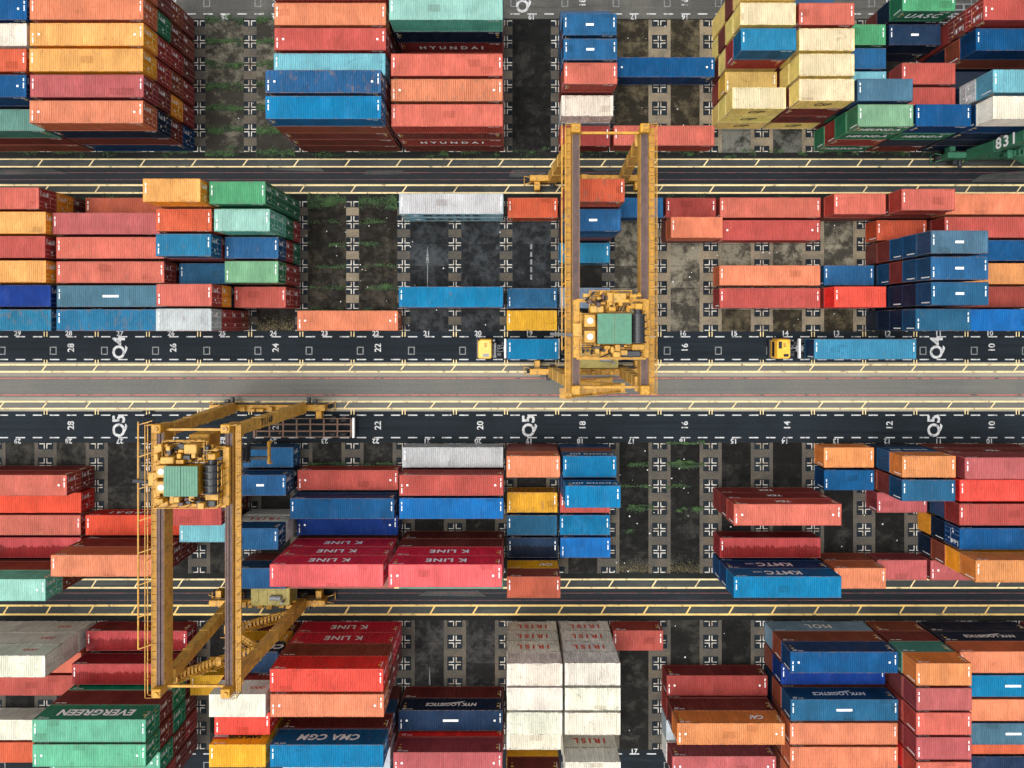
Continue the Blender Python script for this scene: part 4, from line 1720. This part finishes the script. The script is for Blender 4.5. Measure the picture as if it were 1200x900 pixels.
    # loose looking clutter of boxes, winches and bent rails round the house
    for k in range(36):
        x = rr.uniform(-2.6, 2.5)
        yy = rr.choice((rr.uniform(1.5, 3.1), rr.uniform(-2.5, -1.5), rr.uniform(1.6, 3.1)))
        sx_, sy_ = rr.uniform(0.2, 0.75), rr.uniform(0.2, 0.6)
        tp_('drive_cabinet', MB().chbox(x - sx_ / 2, x + sx_ / 2, ty + yy - sy_ / 2, ty + yy + sy_ / 2, z0 + 0.33, z0 + rr.uniform(0.6, 1.8), 0.04), rr.choice((Y1, Y1, Y2, Y1, Y2, M['dark_metal'], M['rail_brown'])))
    for k in range(6):
        x, yy = rr.uniform(-2.6, 2.0), rr.choice((rr.uniform(1.8, 3.4), -2.2))
        tp_('cable', MB().cyl((x, ty + yy, z0 + 0.9), (x + rr.uniform(-1.2, 1.2), ty + yy + rr.uniform(-0.9, 0.9), z0 + rr.uniform(0.4, 1.6)), 0.07, 6), M['dark_metal'])
    tp_('cable_arm', MB().bar((-2.6, ty - 0.6, z0 + 0.3), (-5.6, ty - 0.5, z0 - 0.2), 0.28, 0.28), M['dark_metal'])
    cl = MB()
    for k in range(16):
        x, yy = rr.uniform(-2.7, 2.6), rr.choice((rr.uniform(1.5, 3.3), rr.uniform(-2.6, -1.5)))
        cl.chbox(x, x + rr.uniform(0.15, 0.4), ty + yy, ty + yy + rr.uniform(0.15, 0.35), z0 + 0.32, z0 + rr.uniform(0.5, 1.1), 0.02)
    for k in range(10):
        x = rr.uniform(-2.6, 2.4)
        yy = rr.uniform(1.5, 3.2)
        cl.bar((x, ty + yy, z0 + rr.uniform(0.4, 1.2)), (x + rr.uniform(-0.8, 0.8), ty + yy + rr.uniform(-0.5, 0.5), z0 + rr.uniform(0.4, 1.3)), 0.07)
    tp_('pipework', cl, Y1)
    hr = MB()
    zb = z0 + 0.32
    for p, q in (((-2.9, -2.65), (2.9, -2.65)), ((2.95, -2.6), (2.95, 1.6)), ((-2.9, -2.6), (-2.9, 1.5)), ((-2.1, 3.45), (1.7, 3.45)), ((-2.1, 1.6), (-2.1, 3.4)), ((1.7, 1.6), (1.7, 3.4)), ((1.75, 2.6), (2.95, 2.6)), ((3.3, -0.6), (3.3, 0.8))):
        rail_line(hr, (p[0], ty + p[1], zb), (q[0], ty + q[1], zb), 1.05, 0.9, 0.05)
    tp_('handrail', hr, Y1)
    # operator cabin under the trolley
    cb = MB()
    cb.chbox(-1.1, 0.9, ty + 1.6, ty + 3.6, ZT - 3.4, ZT - 1.1, 0.1)
    cabin = tp_('operator_cabin', cb, Y1)
    # spreader on its ropes
    sp = MB()
    zs = spreader_z
    for yy in (-0.55, 0.55):
        sp.box(-2.9, 2.9, ty + yy - 0.16, ty + yy + 0.16, zs, zs + 0.45)
    for x in (-2.9, -0.8, 0.8):
        sp.box(x - 0.15, x + 0.15, ty - 1.1, ty + 1.1, zs + 0.05, zs + 0.4)
    sp.chbox(-0.9, 0.9, ty - 0.9, ty + 0.9, zs + 0.46, zs + 1.2, 0.08)
    sp.cyl((-0.5, ty - 0.6, zs + 1.5), (-0.5, ty + 0.6, zs + 1.5), 0.35, 12)
    sp.cyl((0.5, ty - 0.6, zs + 1.5), (0.5, ty + 0.6, zs + 1.5), 0.35, 12)
    spo = part('spreader', sp, M['dark_metal'])
    se = MB()
    for x in (-3.0, 3.0):
        se.box(x - 0.13, x + 0.13, ty - 1.2, ty + 1.2, zs - 0.02, zs + 0.38)
        for yy in (-1.15, 1.15):
            se.box(x - 0.2, x + 0.2, ty + yy - 0.1, ty + yy + 0.1, zs - 0.35, zs + 0.1)
    part('spreader_end', se, Y1, spo)
    rp = MB()
    for x in (-0.5, 0.5):
        for yy in (-0.6, 0.6):
            rp.cyl((x, ty + yy, zs + 1.5), (x * 2.2, ty + yy * 1.3, z0), 0.02, 5)
    part('hoist_rope', rp, M['dark_metal'])
    return root


make_crane('yellow gantry crane with green trolley roof, standing over the Q4 truck lane', gx(686), gy(214), gy(434), gy(384.3), spreader_z=9.0, fest=1.3, seed=4)
make_crane('yellow gantry crane with dark lettered leg, standing over the Q5 road', gx(322), gy(475), gy(697), gy(382) - 13.9, spreader_z=10.0, code='T1140')
make_crane('green gantry crane with white number on its leg, beside the topmost runway', gx(1118) + 4.3 + 0.2, gy(188) + 23.5, gy(188), gy(40), green=True, spreader_z=14.0, code='831')


# ------------------------------------------------------------------ trucks and trailers
def add_wheels(root, spots, y_half, r=0.5, w=0.32, name='wheel'):
    for x in spots:
        for s in (-1, 1):
            m = MB()
            m.cyl((x, s * y_half - w / 2, r), (x, s * y_half + w / 2, r), r, 20)
            wo = obj(name, m.mesh(name, M['rubber']), root)
            q = MB()
            q.cyl((x, s * (y_half + w / 2 - 0.01), r), (x, s * (y_half + w / 2 + 0.02), r), r * 0.55, 14)
            obj('rim', q.mesh('rim', M['grey_metal']), wo)


def make_tractor(label, x, y, variant=0):
    """yard tractor, nose towards -x, its origin under the front axle"""
    root = thing('yard_tractor', label, 'truck', (x, y, 0.016), 0, 'yard tractors pulling container trailers')
    ch = MB()
    ch.box(-1.0, 3.9, -0.45, -0.30, 0.62, 0.9)
    ch.box(-1.0, 3.9, 0.30, 0.45, 0.62, 0.9)
    for k in range(5):
        ch.box(-0.8 + k * 1.05, -0.6 + k * 1.05, -0.30, 0.30, 0.66, 0.86)
    ch.box(-1.15, -1.0, -1.15, 1.15, 0.45, 0.95)
    ch.chbox(1.3, 1.9, -0.95, -0.5, 0.5, 1.2, 0.05)
    ch.cyl((1.9, 0.65, 0.75), (2.7, 0.65, 0.75), 0.28, 12)
    obj('chassis', ch.mesh('chassis', M['dark_metal']), root)
    c = MB()
    pts = [(-0.95, -1.1), (-0.72, -1.22), (0.62, -1.22), (0.78, -1.05), (0.78, 1.12), (0.66, 1.22), (-0.62, 1.22), (-0.95, 0.95)]
    b = len(c.v)
    for z, k in ((0.9, 1.0), (2.2, 1.0), (2.72, 0.93), (2.8, 0.86)):
        c.v += [(-0.08 + (px + 0.08) * k, py * k, z) for px, py in pts]
    n = len(pts)
    for r_ in range(3):
        for i in range(n):
            j = (i + 1) % n
            c.f.append((b + r_ * n + i, b + r_ * n + j, b + (r_ + 1) * n + j, b + (r_ + 1) * n + i))
    c.f.append(tuple(b + 3 * n + i for i in range(n)))
    cab = obj('cab', c.mesh('cab', M['cab_yellow']), root)
    w = MB()
    if variant == 0:
        w.box(-0.30, 0.42, -0.97, -0.58, 2.79, 2.82)
    else:
        w.box(-0.1, 0.5, -0.95, -0.6, 2.79, 2.82)
        w.box(-0.72, -0.3, 0.05, 0.9, 2.79, 2.82)
    obj('roof_window', w.mesh('roof_window', M['glass']), cab)
    ws = MB()
    ws.box(-0.975, -0.945, -0.95, 0.85, 1.45, 2.15)
    obj('windscreen', ws.mesh('windscreen', M['glass']), cab)
    mk = MB()
    for k in range(2):
        mk.box(-0.12 + 0.0, 0.02, 0.25 + k * 0.26, 0.43 + k * 0.26, 2.80, 2.806)
        mk.box(0.1, 0.18, 0.25 + k * 0.26, 0.43 + k * 0.26, 2.80, 2.806)
    obj('roof_lettering', mk.mesh('roof_lettering', M['black_letter']), cab)
    mi = MB()
    for s in (-1, 1):
        mi.bar((-0.7, s * 1.2, 2.0), (-0.95, s * 1.42, 2.0), 0.04)
        mi.box(-1.0, -0.92, *sorted((s * 1.36, s * 1.55)), 1.75, 2.2)
    obj('mirror', mi.mesh('mirror', M['dark_metal']), cab)
    bc = MB()
    bc.cyl((0.55, 0.8, 2.8), (0.55, 0.8, 2.98), 0.09, 10)
    obj('beacon', bc.mesh('beacon', M['steel_y2']), cab)
    ep = MB()
    ep.cyl((1.0, 1.0, 0.9), (1.0, 1.0, 2.9), 0.08, 8)
    ep.cyl((1.0, 1.0, 1.2), (1.0, 1.0, 2.0), 0.15, 10)
    obj('exhaust', ep.mesh('exhaust', M['grey_metal']), root)
    st_ = MB()
    st_.box(0.85, 1.25, -1.15, 0.2, 0.7, 0.76)
    st_.bar((0.82, -1.0, 1.0), (0.82, 0.6, 2.3), 0.05)
    obj('step', st_.mesh('step', M['grey_metal']), root)
    fw = MB()
    fw.cyl((2.6, 0, 0.92), (2.6, 0, 1.02), 0.5, 16)
    fw.chbox(0.95, 1.25, -0.9, 0.7, 0.9, 1.6, 0.05)
    for k in range(4):
        fw.cyl((1.4 + k * 0.25, -0.2 + 0.12 * k, 0.95), (1.75 + k * 0.25, 0.3 - 0.15 * k, 1.15), 0.05, 6)
    obj('fifth_wheel', fw.mesh('fifth_wheel', M['grey_metal']), root)
    add_wheels(root, (0.0,), 1.0)
    add_wheels(root, (2.9,), 0.95, 0.5, 0.55)
    return root


def make_trailer(label, x, y, L, mat, ribs=7, front=None):
    """skeletal container trailer, front end at x, running to +x"""
    root = thing('container_trailer', label, 'trailer', (x, y, 0.016), 0, 'skeletal container trailers')
    m = MB()
    for s in (-1, 1):
        m.box(0.1, L, s * 0.42 - 0.08, s * 0.42 + 0.08, 0.95, 1.25)
        m.box(0.4, L - 0.3, s * 1.13 - 0.05, s * 1.13 + 0.05, 1.10, 1.22)
    for k in range(ribs):
        xx = 0.25 + k * (L - 0.5) / (ribs - 1)
        m.box(xx - 0.09, xx + 0.09, -1.08, 1.08, 1.12, 1.24)
    fr = obj('frame', m.mesh('frame', mat), root)
    e = MB()
    e.box(-0.02, 0.22, -1.2, 1.2, 1.0, 1.42)
    obj('front_bolster', e.mesh('front_bolster', front or M['white_paint']), root)
    e = MB()
    e.box(L - 0.05, L + 0.2, -1.22, 1.22, 0.95, 1.4)
    obj('rear_bumper', e.mesh('rear_bumper', M['white_paint']), root)
    lg_ = MB()
    for s in (-1, 1):
        lg_.box(L * 0.25 - 0.08, L * 0.25 + 0.08, s * 0.75 - 0.08, s * 0.75 + 0.08, 0.12, 0.95)
        lg_.box(L * 0.25 - 0.2, L * 0.25 + 0.2, s * 0.75 - 0.18, s * 0.75 + 0.18, 0.05, 0.12)
    obj('landing_leg', lg_.mesh('landing_leg', mat), root)
    add_wheels(root, (L - 2.6, L - 1.3), 0.95, 0.5, 0.5)
    return root


ylane = gy(408)
# truck with a short container on the Q4 road
make_tractor('yellow yard tractor coupled to short blue container, on the Q4 road beside 20', gx(570), ylane, 0)
make_trailer('dark trailer under the short vivid blue container on the Q4 road', gx(591.2), ylane, 6.6, M['dark_metal'], 5)
cc = dict(block='B', bays='19', row=0, tier=0, ntier=1, hc=0, n=1, key='bri', txt=None, rust=0.1, wet=0, bar=False, west=False, L=LEN[20], h=HGT[0], x=gx(594.8) + 3.03, y=ylane, z=1.262, jit=0.9, hue=(1, 1))
make_container(cc, 'vivid blue short container loaded on a trailer on the Q4 road', 'containers loaded on trailers')
# truck with a long container
make_tractor('yellow yard tractor with two dark roof hatches, coupled to long sky blue container', gx(908.5), ylane, 1)
make_trailer('trailer with white front beam under the long sky blue container', gx(930.5), ylane, 14.2, M['dark_metal'], 9, M['white_paint'])
cc = dict(cc)
cc.update(n=2, key='sky', L=LEN[40], x=gx(937.5) + 6.1, rust=0.35, jit=0.9)
PAL['skb'] = ('sky blue', (70, 160, 200), (14, 36, 63))
cc['key'] = 'skb'
make_container(cc, 'long sky blue container with stained roof, loaded on a trailer on the Q4 road', 'containers loaded on trailers')
# empty trailers
make_trailer('empty rusty skeletal trailer on the Q5 road beneath the lettered crane', gx(302), gy(499.5), 12.2, M['rust_frame'], 8, M['rust_frame'])
make_trailer('empty pale grey skeletal trailer on the Q3 road at the top edge', gx(1078), gy(21), 12.2, M['grey_metal'], 9, M['grey_metal'])

# ------------------------------------------------------------------ light
w = bpy.data.worlds.new('World')
sc.world = w
w.use_nodes = True
nt = w.node_tree
bg = nt.nodes['Background']
sky = nt.nodes.new('ShaderNodeTexSky')
sky.sky_type = 'NISHITA'
sky.sun_disc = False
EL, AZ = math.radians(76), math.radians(250)      # azimuth clockwise from +y
sky.sun_elevation = EL
sky.sun_rotation = AZ
sky.air_density = 1.0
sky.dust_density = 4.0
sky.ozone_density = 1.0
bw = nt.nodes.new('ShaderNodeRGBToBW')          # an overcast sky: most of the blue is gone
nt.links.new(sky.outputs[0], bw.inputs[0])
mx = nt.nodes.new('ShaderNodeMix')
mx.data_type = 'RGBA'
mx.inputs[0].default_value = 0.88
nt.links.new(sky.outputs[0], mx.inputs[6])
nt.links.new(bw.outputs[0], mx.inputs[7])
nt.links.new(mx.outputs[2], bg.inputs['Color'])
bg.inputs['Strength'].default_value = 0.15
sun = bpy.data.lights.new('sun', 'SUN')
sun.energy = 0.8
sun.angle = math.radians(28)
sun.color = (1.0, 0.985, 0.94)
so = bpy.data.objects.new('sun', sun)
col.objects.link(so)
d = Vector((math.sin(AZ) * math.cos(EL), math.cos(AZ) * math.cos(EL), math.sin(EL)))
so.rotation_euler = d.to_track_quat('Z', 'Y').to_euler()
so.location = (0, 0, 60)

# ------------------------------------------------------------------ camera
cam = bpy.data.cameras.new('camera')
cam.sensor_width = 36.0
cam.lens = S * CAMZ / 1200.0 * 36.0
cam.shift_y = -(450.0 - NY) / 1200.0
cam.clip_start = 0.5
cam.clip_end = 3000
co = bpy.data.objects.new('camera', cam)
col.objects.link(co)
co.location = (0, 0, CAMZ)
co.rotation_euler = (0, 0, 0)
sc.camera = co

vs = sc.view_settings
vs.view_transform = 'Standard'
vs.look = 'None'
vs.exposure = 0.82
vs.gamma = 1.0
vs.use_curve_mapping = False
